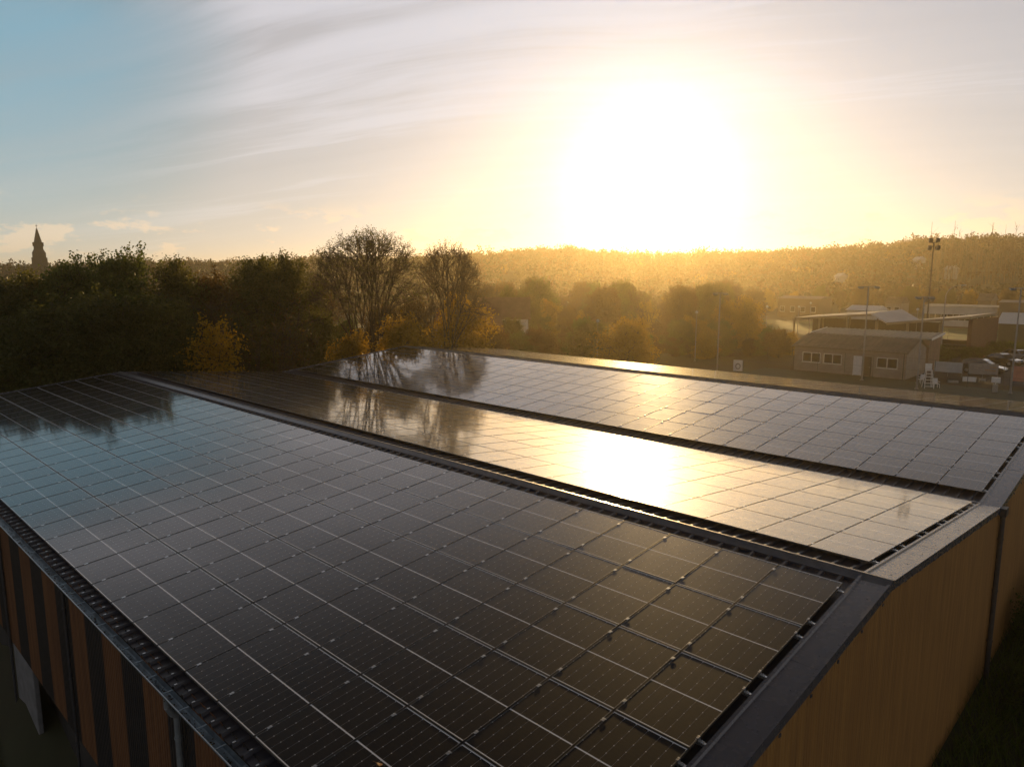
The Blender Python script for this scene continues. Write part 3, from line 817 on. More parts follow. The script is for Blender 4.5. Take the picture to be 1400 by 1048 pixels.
plant('gold', 'golden_bush', 'yellow bush in front of the white gable house', 'bush', 588, 58, 466, rz=4.3, wide=1.0)
# hazy belt of trees in the valley beyond the hall
rs_ = np.random.default_rng(77); n_mid = 0
spots = []
for x in np.arange(655, 1092, 15): spots += [(x+rs_.uniform(-9, 9), rs_.uniform(104, 140)), (x+rs_.uniform(-9, 9), rs_.uniform(145, 190))]
for x in np.arange(-20, 640, 46): spots.append((x+rs_.uniform(-12, 12), rs_.uniform(80, 100)))
for x in np.arange(1060, 1420, 30): spots.append((x+rs_.uniform(-9, 9), rs_.uniform(216, 235)))
for k, (x, dist) in enumerate(spots):
    if 1040 < x and dist < 200: continue
    key = ['oak', 'alder', 'rust', 'ash', 'gold', 'rust', 'birch', 'twiggy'][rs_.integers(8)]
    H = rs_.uniform(6.5, 11.5) if dist < 210 else rs_.uniform(6, 11)
    if key == 'gold': H *= .8
    if x < 640: lab, g = 'tree glimpsed between the nearer trees left of the sun glare', 'trees glimpsed behind the near belt'
    elif dist < 210: lab, g = 'hazy golden tree in the backlit belt below the sun', 'hazy trees below the sun'
    else: lab, g = 'hazy brown tree at the foot of the right-hand hill', 'trees at the foot of the right-hand hill'
    plant(key, 'distant_tree', lab, 'tree', x, dist, None, H, rz=rs_.uniform(0, 6), group=g, wide=rs_.uniform(.9, 1.2))

EDGE = [(k, 645+k*13.2+rs_.uniform(-5, 5)) for k in range(34)]
for k, x in EDGE:
    key = ['rust', 'oak', 'gold', 'thicket', 'ash', 'rust', 'alder'][rs_.integers(7)]; far = 99+rs_.uniform(0, 10) if x > 860 else 76+rs_.uniform(0, 14)
    plant(key, 'shrub', 'backlit shrub in the rough hedge between the hall and the sports ground', 'shrub', x, far, 437+rs_.uniform(-12, 22)+(14 if x > 1000 else 0), rz=k*1.9, group='shrubs of the rough hedge', wide=rs_.uniform(1.1, 1.6))
def woodland(name, label, seed, az0, az1, r0, r1, spacing, hgt, per, leaf, mats, stems=False, keep=None):
    rs = np.random.default_rng(seed)
    n = int((az1-az0)/2*(r1*r1-r0*r0)/spacing**2)
    az = rs.uniform(az0, az1, n); r = np.sqrt(rs.uniform(r0*r0, r1*r1, n))
    X = CAM[0]+r*np.sin(az); Y = CAM[1]+r*np.cos(az)
    if keep is not None:
        k = keep(X, Y, az, r, rs); X, Y, r = X[k], Y[k], r[k]; n = len(X)
    Z = terrain(X, Y); patch = .5+.5*np.sin(X*.031+Y*.017+seed)*np.sin(Y*.043-X*.013+2*seed); patch2 = np.sin(X*.09+1)*np.sin(Y*.08+seed)
    H = hgt*np.exp(rs.normal(size=n)*.26)*(.85+.35*patch); W = spacing*rs.uniform(.38, .85, n)
    kind = np.clip(patch*.8+rs.random(n)*.4-.1, 0, 1)
    cn = rs.normal(size=(n, per, 3)); cn /= np.linalg.norm(cn, axis=2, keepdims=True); cn *= rs.uniform(.2, 1.0, (n, per, 1))
    C = np.stack([X[:, None]+cn[:, :, 0]*W[:, None], Y[:, None]+cn[:, :, 1]*W[:, None], (Z+H*.48)[:, None]+cn[:, :, 2]*(H*.50)[:, None]], -1).reshape(-1, 3)
    V, F = leaf_quads(C, leaf, rs)
    tint = np.clip(np.repeat(kind, per)+rs.normal(size=n*per)*.15, 0, 1)
    mi = np.repeat((rs.random(n)+.35*patch2 > .55).astype(int)+((rs.random(n) > .9) & (patch2 > .1)), per)
    if stems:
        base = np.stack([X, Y, Z], -1); top = base+np.stack([rs.normal(size=n)*.3, rs.normal(size=n)*.3, H*1.05], -1)
        sm = []
        for b, t in zip(base, top):
            sm.append((b, t, .17, .05))
            for _ in range(5):
                f = rs.uniform(.35, .95); q = b+(t-b)*f; sm.append((q, q+np.array([rs.normal()*.9, rs.normal()*.9, rs.uniform(1.2, 2.8)]), .06, .03))
        P0 = np.array([s[0] for s in sm]); P1 = np.array([s[1] for s in sm]); rr = np.array([s[2] for s in sm])[:, None]; r2 = np.array([s[3] for s in sm])[:, None]
        o = rs.normal(size=P0.shape)*[1, 1, 0]; o /= np.linalg.norm(o, axis=1, keepdims=True); e = np.cross(o, [0, 0, 1.0])
        nv = len(V)
        for ax in (o, e):
            V = np.concatenate([V, np.stack([P0-ax*rr, P0+ax*rr, P1+ax*r2, P1-ax*r2], 1).reshape(-1, 3)])
            F = np.concatenate([F, nv+np.arange(4*len(P0)).reshape(-1, 4)]); nv = len(V)
        tint = np.concatenate([tint, rs.uniform(0, 1, 2*len(P0))]); mi = np.concatenate([mi, np.full(2*len(P0), 3)])
    me = np_mesh(name, V, F, mats, tint, np.minimum(mi, len(mats)-1))
    return stuff(tag(link(name, me), label, 'woodland'))
W_G = leafmat('wood_green', (.032, .036, .012), (.060, .056, .018), .12)
W_B = leafmat('wood_brown', (.075, .044, .018), (.125, .068, .022), .12)
W_Y = leafmat('wood_yellow', (.15, .09, .014), (.20, .12, .018), .2)
W_S = leafmat('wood_stems', (.13, .085, .045), (.18, .115, .055), .1)
aL, aR = az_of(-160), az_of(1560)
woodland('woodland', 'wooded slopes of the valley running up to the skyline', 1, aL, aR, 190, 515, 6.0, 5.0, 70, .62, [W_G, W_B, W_Y],
         keep=lambda X, Y, az, r, rs: ((r > 250) | (az < az_of(1045))) & ~((az > az_of(1270)) & (r > 300) & (r < 400) & (rs.random(len(X)) < .7)))
woodland('poplar_wood', 'bare rust-brown poplar plantation on the right-hand hillside', 2, az_of(1265), az_of(1440), 310, 400, 4.6, 8.5, 22, .22, [W_B, W_B, W_B, W_S], stems=True)
woodland('skyline_trees', 'thin bare trees along the skyline of the right-hand hill', 3, az_of(1290), az_of(1372), 470, 482, 8, 5.5, 8, .22, [W_B, W_B, W_B, W_S], stems=True)

# rough grass and brambles at the foot of the gable wall and under the long wall
def grass(name, label, seed, n, area, hh, m):
    rs = np.random.default_rng(seed); X = rs.uniform(area[0], area[1], n); Y = rs.uniform(area[2], area[3], n)
    H = hh*rs.uniform(.4, 1.3, n); a = rs.uniform(0, 6.28, n); w = rs.uniform(.006, .016, n)*1.6; ln = rs.normal(size=(n, 2))*.45*H[:, None]
    z = np.full(n, GZ if name == 'rough_grass' else GZ-1.89)
    V = np.stack([np.stack([X-np.cos(a)*w, Y-np.sin(a)*w, z], -1), np.stack([X+np.cos(a)*w, Y+np.sin(a)*w, z], -1),
                  np.stack([X+ln[:, 0]+np.cos(a)*w*.2, Y+ln[:, 1], z+H], -1), np.stack([X+ln[:, 0]-np.cos(a)*w*.2, Y+ln[:, 1], z+H], -1)], 1).reshape(-1, 3)
    me = np_mesh(name, V, np.arange(4*n).reshape(n, 4), m, rs.random(n))
    return stuff(tag(link(name, me), label, 'grass'))
grass('rough_grass', 'rough dark grass growing along the foot of the orange gable wall', 4, 26000, (.7, 7, 0, 34), .42, L_GREEN)
grass('weeds', 'sparse dry weeds on the dark ground below the striped wall', 5, 26000, (-34, -8, -17, -8.2), .26, L_OLIVE)
bushy('bramble', 9, 1.6, 1.3, 14, 30, .06, L_GREEN, low=.05, sprigs=10, cl=.14)
for k, (x, y, s) in enumerate([(1.9, 13.5, 1.0), (2.2, 18.5, 1.3), (2.6, 9.5, .9), (3.6, 15.0, 1.3)]):
    cr, tr = PROTO['bramble']
    o = thing('bramble_bush', ['low bramble at the foot of the gable wall by the right edge', 'larger bramble farther along the gable wall', 'bramble in the grass near the gable downpipe',
              'bramble standing away from the gable wall at the right edge'][k], 'bush', (x, y, GZ), k*1.3, 'brambles by the gable wall')
    o.scale = (s, s, s); link('crown', cr, o); link('trunk', tr, o)

# ---------------------------------------------------------------- church spire
x_, y_ = at(56, 430); t_ = thing('church_tower', 'dark stone church tower with a pointed spire above the left trees', 'church', (x_, y_, GZ), -az_of(56))
zz = lambda y: zat(56, y, 430)-GZ
pxm = 430*1.0/FPX*.76
mb = MB(); w = 8.6*pxm; z1 = zz(346); mb.box(-w, w, -w, w, 0, z1)
for sx in (-1, 1):
    for sy in (-1, 1): mb.box(sx*w-.45, sx*w+.45, sy*w-.45, sy*w+.45, 0, z1-2.2)
mb.build('tower', M_STONE, t_)
mb = MB(); w2 = 6.3*pxm; z2 = zz(335); k = 8
ring = lambda r, z: [(r*math.cos(math.pi/8+i*math.pi/4), r*math.sin(math.pi/8+i*math.pi/4), z) for i in range(8)]
mb.add(ring(w*1.12, z1)+ring(w2*1.05, z1+1.8)+ring(w2, z2), [(i, (i+1) % 8, 8+(i+1) % 8, 8+i) for i in range(8)]+[(8+i, 8+(i+1) % 8, 16+(i+1) % 8, 16+i) for i in range(8)])
for i in range(8):
    a = i*math.pi/4; mb.box(w2*.9*math.cos(a)-.45, w2*.9*math.cos(a)+.45, w2*.9*math.sin(a)-.45, w2*.9*math.sin(a)+.45, z2-.6, z2+1.3)
mb.build('belfry', M_STONE, t_)
mb = MB(); zt = zz(312)
mb.add(ring(w2*.98, z2)+ring(.12, zt), [(i, (i+1) % 8, 8+(i+1) % 8, 8+i) for i in range(8)]+[tuple(range(8, 16))])
for i in range(8):                                  # crockets up the arrises
    a = math.pi/8+i*math.pi/4
    for f in np.linspace(.08, .92, 11):
        r = (w2*.98)*(1-f)+.12*f; z = z2+(zt-z2)*f; mb.box(r*math.cos(a)-.14, r*math.cos(a)+.14, r*math.sin(a)-.14, r*math.sin(a)+.14, z-.2, z+.25)
mb.build('spire', M_STONE, t_)
mb = MB(); mb.tube((0, 0, zt-.2), (0, 0, zt+1.9), .09, None, 6); mb.box(-.5, .5, -.07, .07, zt+1.0, zt+1.2); mb.build('cross', M_STONE, t_)

# ---------------------------------------------------------------- sports ground: clubhouse
def wall_window(parent, x0, x1, z0, z1, yf, bars=1, mfr=None):
    """window in a wall facing -Y at y = yf"""
    fr = MB(); b = .07; mfr = mfr or M_WHITE
    fr.box(x0-b, x1+b, yf-.05, yf+.04, z0-b, z0); fr.box(x0-b, x1+b, yf-.05, yf+.04, z1, z1+b)
    fr.box(x0-b, x0, yf-.05, yf+.04, z0, z1); fr.box(x1, x1+b, yf-.05, yf+.04, z0, z1)
    for k in range(bars):
        c = x0+(x1-x0)*(k+1)/(bars+1); fr.box(c-.045, c+.045, yf-.045, yf+.03, z0, z1)
    fr.box(x0-b-.05, x1+b+.05, yf-.12, yf-.05, z0-b-.05, z0-b+.02)
    f = fr.build('window', mfr, parent)
    g = MB(); g.box(x0, x1, yf-.015, yf+.01, z0, z1); g.build('pane', M_GLASS, f)
    return f
def door(parent, x0, x1, z1, yf, m):
    d = MB(); d.box(x0, x1, yf-.05, yf+.02, .05, z1); d.box(x0-.06, x0, yf-.07, yf+.02, 0, z1+.06); d.box(x1, x1+.06, yf-.07, yf+.02, 0, z1+.06); d.box(x0-.06, x1+.06, yf-.07, yf+.02, z1, z1+.06)
    o = d.build('door', m, parent); h = MB(); h.box(x1-.14, x1-.08, yf-.11, yf-.05, 1.0, 1.06); h.build('handle', M_ALU, o)
    return o
YC = 72.4; xa, xb = -30.8, -18.6
zc = lambda x, y, Y=YC: hp(x, y, 1, Y)[2]-GZ
xc = lambda x, Y=YC: float(hp(x, 490, 1, Y)[0])
club = thing('clubhouse', 'low rendered clubhouse with ribbed roofs and white-framed windows beside the courts', 'clubhouse', (0, 0, GZ))
hE = 3.0; yb = YC+7.4; hR = 4.1; yr_ = YC+3.9
mb = MB(); mb.box(xa, xb, YC, yb, 0, hE-.02)
mb.add([(xb, YC+.002, hE-.02), (xb, yb-.002, hE-.02), (xb, yr_, hR-.1)], [(0, 1, 2)]); mb.add([(xa, YC+.002, hE-.02), (xa, yb-.002, hE-.02), (xa, yr_, hR-.1)], [(0, 1, 2)])
mb.build('wall', M_GREYW, club)
def ribbed_roof(x0, x1, y0, z0, y1, z1, name, m, parent, pitch=.5):
    mb = MB(); prof = []; x = x0
    while x < x1-.05:
        for dx, h in ((0, 0), (pitch*.62, 0), (pitch*.70, .06), (pitch*.9, .06), (pitch*.98, 0)): prof.append((min(x+dx, x1), h))
        x += pitch
    n = len(prof)
    mb.add([(px, y0, z0+h) for px, h in prof]+[(px, y1, z1+h) for px, h in prof], [(i, i+1, n+i+1, n+i) for i in range(n-1)])
    mb.add([(x0, y0, z0-.12), (x1, y0, z0-.12), (x1, y0, z0), (x0, y0, z0)], [(0, 1, 2, 3)])
    return mb.build(name, m, parent)
M_ROOFB = mat('brown_roof_sheet', (.16, .125, .10), .65, 0, .3, 1.0)
M_ROOFG = mat('grey_roof_sheet', (.22, .21, .17), .6, 0, .3, 1.0)
ribbed_roof(xa-.25, xb+.25, YC-.3, hE-.05, yr_, hR, 'roof', M_ROOFB, club); ribbed_roof(xa-.25, xb+.25, yr_, hR, yb+.3, hE-.05, 'roof', M_ROOFB, club)
for (p0, p1) in ((1098, 1121), (1127, 1150), (1200, 1227)):
    wall_window(club, xc(p0), xc(p1), 1.15, 2.15, YC, 1)
door(club, xc(1168), xc(1178), 2.15, YC, M_WHITE); door(club, xc(1183), xc(1191), 2.15, YC, mat('dark_door', (.05, .04, .03), .5))
mb = MB(); mb.box(xa-.25, xb+.25, YC-.42, YC-.30, hE-.17, hE-.05); mb.build('gutter', mat('club_gutter', (.18, .15, .12), .5), club)
mb = MB(); mb.tube((xb-.25, YC-.08, 0), (xb-.25, YC-.08, hE-.12), .045); mb.build('downpipe', MATS['dark_pipe'], club)
# taller rear wing with the paler roof
ya2 = yb+.02; yb2 = yb+5; x2a, x2b = -31.6, float(hp(1284, 470, 1, ya2+3)[0])-.3; h2 = 3.85
mb = MB(); mb.box(x2a, x2b, ya2, yb2, 0, h2); mb.build('rear_wing', mat('reddish_render', (.26, .17, .12), .85, 0, .25, 1.2), club)
ribbed_roof(x2a-.2, x2b+.3, ya2-.35, h2+.12, yb2+.2, h2+.5, 'rear_roof', M_ROOFG, club, .6)
for xq in (x2b+.3, x2a-.25):
    mb = MB(); mb.prism([(xq, ya2-.36, h2-.03), (xq, yb2+.2, h2+.35), (xq, yb2+.2, h2+.6), (xq, ya2-.36, h2+.22)], (.05, 0, 0)); mb.build('barge_board', M_WHITE, club)

# covered stand with folded roof
stand = thing('covered_stand', 'open-sided sports stand with folded roof and brown brick end wall', 'stand', (0, 0, GZ))
def P3(x, y, Y): return Vector(hp(x, y, 1, Y)) - Vector((0, 0, GZ))
def slab(name, quads, m, th=.35):
    mb = MB(); mb.prism(quads, (0, 0, -th)); return mb.build(name, m, stand)
M_FASC = mat('stand_roof', (.30, .24, .15), .5, 0, .25, .6); M_PALE = mat('pale_roof_sheet', (.58, .56, .54), .5, 0, .15, .5)
A, B = P3(1083, 434, 99), P3(1193, 428.5, 99); slab('roof', [A, B, P3(1234, 423, 108), P3(1120, 430, 108)], M_FASC)
slab('roof', [P3(1191, 428, 99), P3(1213, 440.5, 98.6), P3(1257, 436.5, 105), P3(1233, 422.5, 107.5)], M_PALE, .25)
slab('roof', [P3(1212, 440.8, 98.5), P3(1327, 432.5, 98.5), P3(1364, 427, 106), P3(1258, 436.2, 105.2)], M_FASC)
bw = MB(); q0 = hp(1327, 470, 1, 99); q1 = hp(1364.5, 470, 1, 106)
bw.prism([(q0[0], 99, 0), (q1[0]-.2, 106, 0), (q1[0]-.2, 106, P3(1364, 429, 106).z-.4), (q0[0], 99, P3(1327, 434, 99).z-.3)], (-.5, .1, 0)); bw.build('end_wall', M_BRICK, stand)
bk = MB(); xl = float(A.x)+.3; xr = float(q0[0])
bk.box(xl, xr, 106.6, 106.9, 0, 1.9); bk.box(xl, xl+(xr-xl)*.78, 106.62, 106.88, 1.9, 4.3); bk.build('back_wall', mat('stand_wall', (.09, .07, .05), .9), stand)  # upper part of the wall added to keep the stand's interior dark
for f, Yp in [(0, 99.2), (.16, 99.2), (.33, 99.2), (.5, 99.2), (.67, 99.2), (.84, 99.2), (.08, 106), (.25, 106), (.42, 106), (.6, 106), (.78, 106)]:
    mb = MB(); x = xl+(xr-xl)*f; mb.box(x-.11, x+.11, Yp-.11, Yp+.11, 0, 5.0 if f < .5 else 4.6); mb.build('post', M_FASC, stand)
for k in range(3):
    mb = MB(); mb.box(xl+1, xr-1.5, 101.2+k*1.3, 102.5+k*1.3, 0, .5+k*.45); mb.build('bench_tier', M_DARK, stand)

# white-roofed sheds and long buildings beyond the pitch
def longbuilding(name, label, cat, p0, p1, ytop, depth_y, dep, mwall, mroof, nwin, roof_h=.5, hb=None):
    a = hp(p0, 440, 1, depth_y); b = hp(p1, 440, 1, depth_y); o = thing(name, label, cat, (0, 0, GZ)); x0, x1 = float(a[0]), float(b[0])
    h = hp((p0+p1)/2, ytop, 1, depth_y)[2]-GZ
    mb = MB(); mb.box(x0, x1, depth_y, depth_y+dep, 0, h-roof_h); mb.build('wall', mwall, o)
    mb = MB(); mb.prism([(x0-.3, depth_y-.3, h-roof_h), (x0-.3, depth_y+dep+.3, h-roof_h), (x0-.3, depth_y+dep/2, h)], (x1-x0+.6, 0, 0)); mb.build('roof', mroof, o)
    for k in range(nwin):
        c = x0+(x1-x0)*(k+.5)/nwin; wall_window(o, c-.55, c+.55, h*.28, h*.28+1.3, depth_y, 0)
    return o
M_PALEW = mat('pale_wall', (.52, .50, .46), .8, 0, .15, .7)
longbuilding('long_hall', 'long pale building with a row of small windows behind the stand', 'building', 1262, 1362, 417, 168, 9, M_PALEW, M_ROOFG, 12, .3)
longbuilding('brown_shed', 'brown flat shed right of the long pale building', 'shed', 1364, 1420, 411, 164, 8, mat('brown_wall', (.20, .14, .09), .85), M_ROOFB, 3, .4)
longbuilding('white_marquee', 'white-roofed shelter at the right edge beside the stand', 'shelter', 1366, 1440, 429, 128, 7, mat('shelter_wall', (.10, .10, .06), .9), M_WHITE, 0, 1.7)
longbuilding('white_shed', 'white-roofed shed peeping over the left wing of the stand', 'shed', 1157, 1196, 418, 140, 7, M_PALEW, M_WHITE, 0, .9)
longbuilding('orange_depot', 'long low building left of the stand, half lost in the glare', 'building', 1062, 1118, 405, 176, 9, mat('tan_wall', (.20, .14, .09), .85), M_ROOFB, 4, .6)
longbuilding('hill_house', 'small pale house at the foot of the right-hand hill', 'house', 1334, 1352, 401, 196, 7, MATS['tan_wall'], M_ROOFB, 2, 1.8)
longbuilding('hill_house', 'low house with pale roof left of the tall floodlight mast', 'house', 1208, 1230, 406, 192, 7, mat('house_wall', (.32, .28, .22), .8), M_ROOFB, 2, 1.6)
longbuilding('hill_house', 'pale house with white gable glimpsed below the sun glare', 'house', 744, 788, 402, 150, 9, M_PALEW, mat('tile_roof', (.16, .085, .06), .8, 0, .3, 1), 5, 2.0)
def gable_house(name, label, px, py_apex, w, dist, rz):
    X, Y = at(px, dist); o = thing(name, label, 'house', (X, Y, GZ), rz); h = zat(px, py_apex, dist)-GZ; e = h-w*.52
    mb = MB(); mb.prism([(-w/2, 0, 0), (w/2, 0, 0), (w/2, 0, e), (0, 0, h-.15), (-w/2, 0, e)], (0, 7, 0)); mb.build('wall', M_WHITE, o)
    for s in (-1, 1):
        mb = MB(); mb.prism([(0, -.35, h), (s*(w/2+.4), -.35, e-.42), (s*(w/2+.4), -.35, e-.22), (0, -.35, h+.2)], (0, 7.7, 0)); mb.build('roof', MATS['tile_roof'], o)
    wall_window(o, -.5, .5, e+.2, e+1.3, 0, 1); wall_window(o, -w*.32, -w*.14, e-2.0, e-.9, 0, 1); wall_window(o, w*.14, w*.32, e-2.0, e-.9, 0, 1)
    return o
gable_house('gable_house', 'white gabled house seen through branches beside the second bare tree', 598, 424, 6.0, 84, -.55)
gable_house('gable_house', 'white gabled house right of the yellow-leaved tree', 655, 408, 4.6, 104, -.8)
# small pale houses on the hillsides
for k, (px, py, r, lab) in enumerate([(1300, 345, 330, 'pale house high on the wooded right-hand hill'), (1150, 354, 320, 'tiny pale house among trees below the skyline'),
                                      (1255, 340, 360, 'little white house near the top of the right-hand hill')]):
    X, Y = at(px, r); z0 = float(terrain(np.array([X]), np.array([Y]))[0]); o = thing('hill_house', lab, 'house', (X, Y, z0), -.7)
    o.scale = (.55, .55, .62)
    mb = MB(); mb.box(-3.4, 3.4, -3, 3, 0, 6.5); mb.build('wall', M_PALEW, o)
    mb = MB(); mb.prism([(-4.3, -3.4, 6.5), (-4.3, 3.4, 6.5), (-4.3, 0, 8.6)], (8.6, 0, 0)); mb.build('roof', M_PALE, o)
    for q in (-2.6, 0, 2.6): wall_window(o, q-.5, q+.5, 4.2, 5.5, -3, 0)

# ---------------------------------------------------------------- masts and lamps
def light_mast(px, py_base, py_top, label, head, arm=1.1, r=.075, m=None, group='court light masts', z_arm=0.0, name='light_mast', dist=None):
    if dist is None: b = gp(px, py_base); X, Y = b[0], b[1]; D = math.hypot(X-CAM[0], Y-CAM[1])
    else: D = dist; X, Y = at(px, D)
    o = thing(name, label, 'light mast', (X, Y, GZ), .75, group); H = zat(px, py_top, D)-GZ; m = m or M_POLE
    mb = MB(); mb.tube((0, 0, 0), (0, 0, H), r*1.25, r*.75, 10); mb.tube((0, 0, 0), (0, 0, .12), r*2.4, None, 10); mb.build('pole', m, o)
    if head == 'bar':
        mb = MB(); mb.box(-arm, arm, -.04, .04, H-.10, H-.02); mb.build('crossbar', m, o)
        for s in (-1, 1):
            mb = MB(); M = Matrix.Translation((s*arm*.78, -.12, H-.16)) @ Matrix.Rotation(.35, 4, 'X'); mb.box(-.24, .24, -.20, .20, -.05, .06, 0, M); mb.build('lamp_head', M_GALV, o)
    elif head == 'flood':
        mb = MB(); mb.box(-1.2, 1.2, -.05, .05, H-.7, H-.58); mb.box(-.95, .95, -.05, .05, H-.12, H); mb.build('crossbar', m, o)
        for s, zz_ in ((-1, H+.25), (1, H+.25), (-1.15, H-.85), (1.15, H-.85)):
            mb = MB(); M = Matrix.Translation((s*.85, -.2, zz_)) @ Matrix.Rotation(.5, 4, 'X'); mb.box(-.42, .42, -.16, .16, -.30, .30, 0, M); mb.build('lamp_head', MATS['dark_pipe'], o)
        for s in (-1, 1):
            mb = MB(); M = Matrix.Translation((s*.75, -.25, H*.47)) @ Matrix.Rotation(.5, 4, 'X'); mb.box(-.3, .3, -.14, .14, -.22, .22, 0, M); mb.build('lamp_head', M_GALV, o)
    elif head == 'curve':
        mb = MB(); pts = [(0, 0, H-.05)]
        for k in range(1, 9):
            a = math.pi/2*k/8; pts.append((1.9*(1-math.cos(a)), 0, H-.05+1.5*math.sin(a)))
        mb.path(pts, .05, 8); mb.build('arm', m, o)
        mb = MB(); mb.box(1.8, 2.5, -.13, .13, H+1.38, H+1.50); mb.build('lamp_head', M_GALV, o)
    elif head == 'globe':
        mb = MB(); mb.tube((0, 0, H-.05), (0, 0, H+.18), .16, .20, 10); mb.tube((0, 0, H+.18), (0, 0, H+.32), .22, .05, 10); mb.build('lamp_head', M_WHITE, o)
    return o
light_mast(1178, 520, 391, 'slim court light mast in front of the clubhouse', 'bar')
light_mast(1253, 532, 405, 'court light mast beside the white umpire chair', 'bar', arm=.85)
light_mast(1381, 538, 393, 'court light mast at the right edge in front of the parked cars', 'bar')
light_mast(980, 512, 400, 'court light mast standing alone behind the far roof edge', 'bar', arm=.75)
light_mast(1273, 430, 331, 'very tall floodlight mast rising above the hillside', 'flood', r=.17, m=mat('dark_mast', (.045, .035, .028), .6), group=None, name='floodlight_mast', dist=124).scale = (.62, .62, 1)
light_mast(1285, 493, 405, 'curved street lamp between the stand and the car park', 'curve', group=None, name='street_lamp')
for px, yb_, yt, lab in ((950, 494, 428, 'thin post in the glare left of the lone court mast'), (1046, 473, 420, 'thin post in the glare right of the lone court mast'),
                         (816, 512, 440, 'thin lone post directly below the sun')):
    light_mast(px, yb_, yt, lab, 'globe', r=.05, group='thin lamp posts in the glare', name='lamp_post')
for px, yt, D, lab in ((1095, 420, 150, 'small lamp left of the stand, lower of the pair'), (1111, 415, 150, 'small lamp left of the stand, taller of the pair'), (1259, 424, 122, 'small white lamp just above the folded stand roof')):
    light_mast(px, 0, yt, lab, 'globe', r=.05, group='small lamps by the stand', name='lamp_post', dist=D)

# ---------------------------------------------------------------- cars
def make_car(name, label, X, Y, rz, col, kind):
    o = thing(name, label, 'car', (X, Y, GZ+.02), rz, 'parked cars')
    L, W = (4.5, 1.82) if kind == 'suv' else (4.4, 1.76); H = 1.66 if kind == 'suv' else 1.44
    sill, belt = .28, (.98 if kind == 'suv' else .88)
    body = [(-L/2, .45), (-L/2+.05, sill), (L/2-.12, sill), (L/2, .46), (L/2-.02, .66), (L/2-.18, .80), (L/2-1.15, belt), (-L/2+.12, belt+.03), (-L/2, .82)]
    cabin = [(L/2-1.15, belt), (L/2-1.95, H-.10), (L/2-2.3, H), (-L/2+.75, H-.01), (-L/2+.32, H-.12), (-L/2+.10, belt+.03)] if kind == 'suv' else \
            [(L/2-1.25, belt), (L/2-2.0, H-.06), (L/2-2.3, H), (-L/2+1.25, H), (-L/2+.95, H-.06), (-L/2+.30, belt+.03)]
    bm_ = mat('paint_%s' % name+str(kind)+label[:4], col, .25, .3, .05, 2, coat=1.0)
    def loft(poly, w0, w1, zlo, zhi):
        vs = []
        for s in (-1, 1):
            for x, z in poly:
                f = (z-zlo)/max(.01, zhi-zlo); vs.append((x, s*(w0+(w1-w0)*f), z))
        n = len(poly); return vs, [tuple(range(n-1, -1, -1)), tuple(range(n, 2*n))]+[(k, (k+1) % n, n+(k+1) % n, n+k) for k in range(n)]
    mb = MB(); mb.add(*loft(body, W/2-.02, W/2-.06, sill, belt)); mb.build('body', bm_, o, bevel=.05, smooth=False)
    mb = MB(); mb.add(*loft(cabin, W/2-.08, W/2-.24, belt, H)); cb = mb.build('cabin', bm_, o, bevel=.04)
    # glazing set just proud of the cabin
    def inset(poly, f):
        cx = sum(p[0] for p in poly)/len(poly); cz = sum(p[1] for p in poly)/len(poly); return [(cx+(x-cx)*f, cz+(z-cz)*f*.92) for x, z in poly]
    ins = inset(cabin, .86)
    for s in (-1, 1):
        mb = MB(); mb.add([(x, s*((W/2-.08)+((W/2-.24)-(W/2-.08))*((z-belt)/(H-belt))+.006), z) for x, z in ins], [tuple(range(len(ins)))]); mb.build('side_window', M_GLASS, o)
    for (x0, z0), (x1, z1), nm in ((cabin[0], cabin[1], 'windscreen'), (cabin[-1], cabin[-2], 'rear_window')):
        mb = MB(); n = Vector((-(z1-z0), 0, x1-x0)).normalized()*.012
        if nm == 'windscreen': n = -n
        if n.z < 0: n = -n
        y0, y1 = W/2-.17, W/2-.30; q = lambda f, y: (x0+(x1-x0)*f+n.x, y, z0+(z1-z0)*f+n.z)
        mb.add([q(.1, -y0), q(.1, y0), q(.92, y1), q(.92, -y1)], [(0, 1, 2, 3)]); mb.build(nm, M_GLASS, o)
    for sx in (L/2-.85, -L/2+.80):
        for s in (-1, 1):
            mb = MB(); mb.tube((sx, s*(W/2-.22), .33), (sx, s*(W/2+.005), .33), .335, None, 18); wh = mb.build('wheel', M_TYRE, o)
            mb = MB(); mb.tube((sx, s*(W/2+.004), .33), (sx, s*(W/2+.018), .33), .21, .19, 12); mb.build('rim', M_ALU, wh)
    for s in (-1, 1):
        mb = MB(); mb.box(L/2-.16, L/2-.02, s*.62-.17, s*.62+.17, .66, .77); mb.build('headlight', M_WHITE, o)
        mb = MB(); mb.box(-L/2-.005, -L/2+.05, s*.68-.12, s*.68+.12, .72, .92); mb.build('tail_light', mat('red_lens', (.30, .02, .015), .3), o)
        mb = MB(); mb.box(L/2-1.55, L/2-1.40, s*(W/2+.08)-.09, s*(W/2+.08)+.09, belt+.02, belt+.16); mb.build('mirror', bm_, o)
    return o
xy = gp(1340, 512); make_car('parked_car', 'dark sport utility car parked side-on behind the pale banners', xy[0], xy[1]+1.4, -.06, (.05, .05, .052), 'suv')
xy = gp(1378, 493); make_car('parked_car', 'silver car farther back at the right edge, beyond the dark one', xy[0]+1, xy[1]+1, -.5, (.34, .35, .36), 'saloon')
xy = gp(1372, 499); make_car('parked_car', 'low dark car in front of the silver one at the right edge', xy[0], xy[1], -.5, (.035, .037, .045), 'saloon')

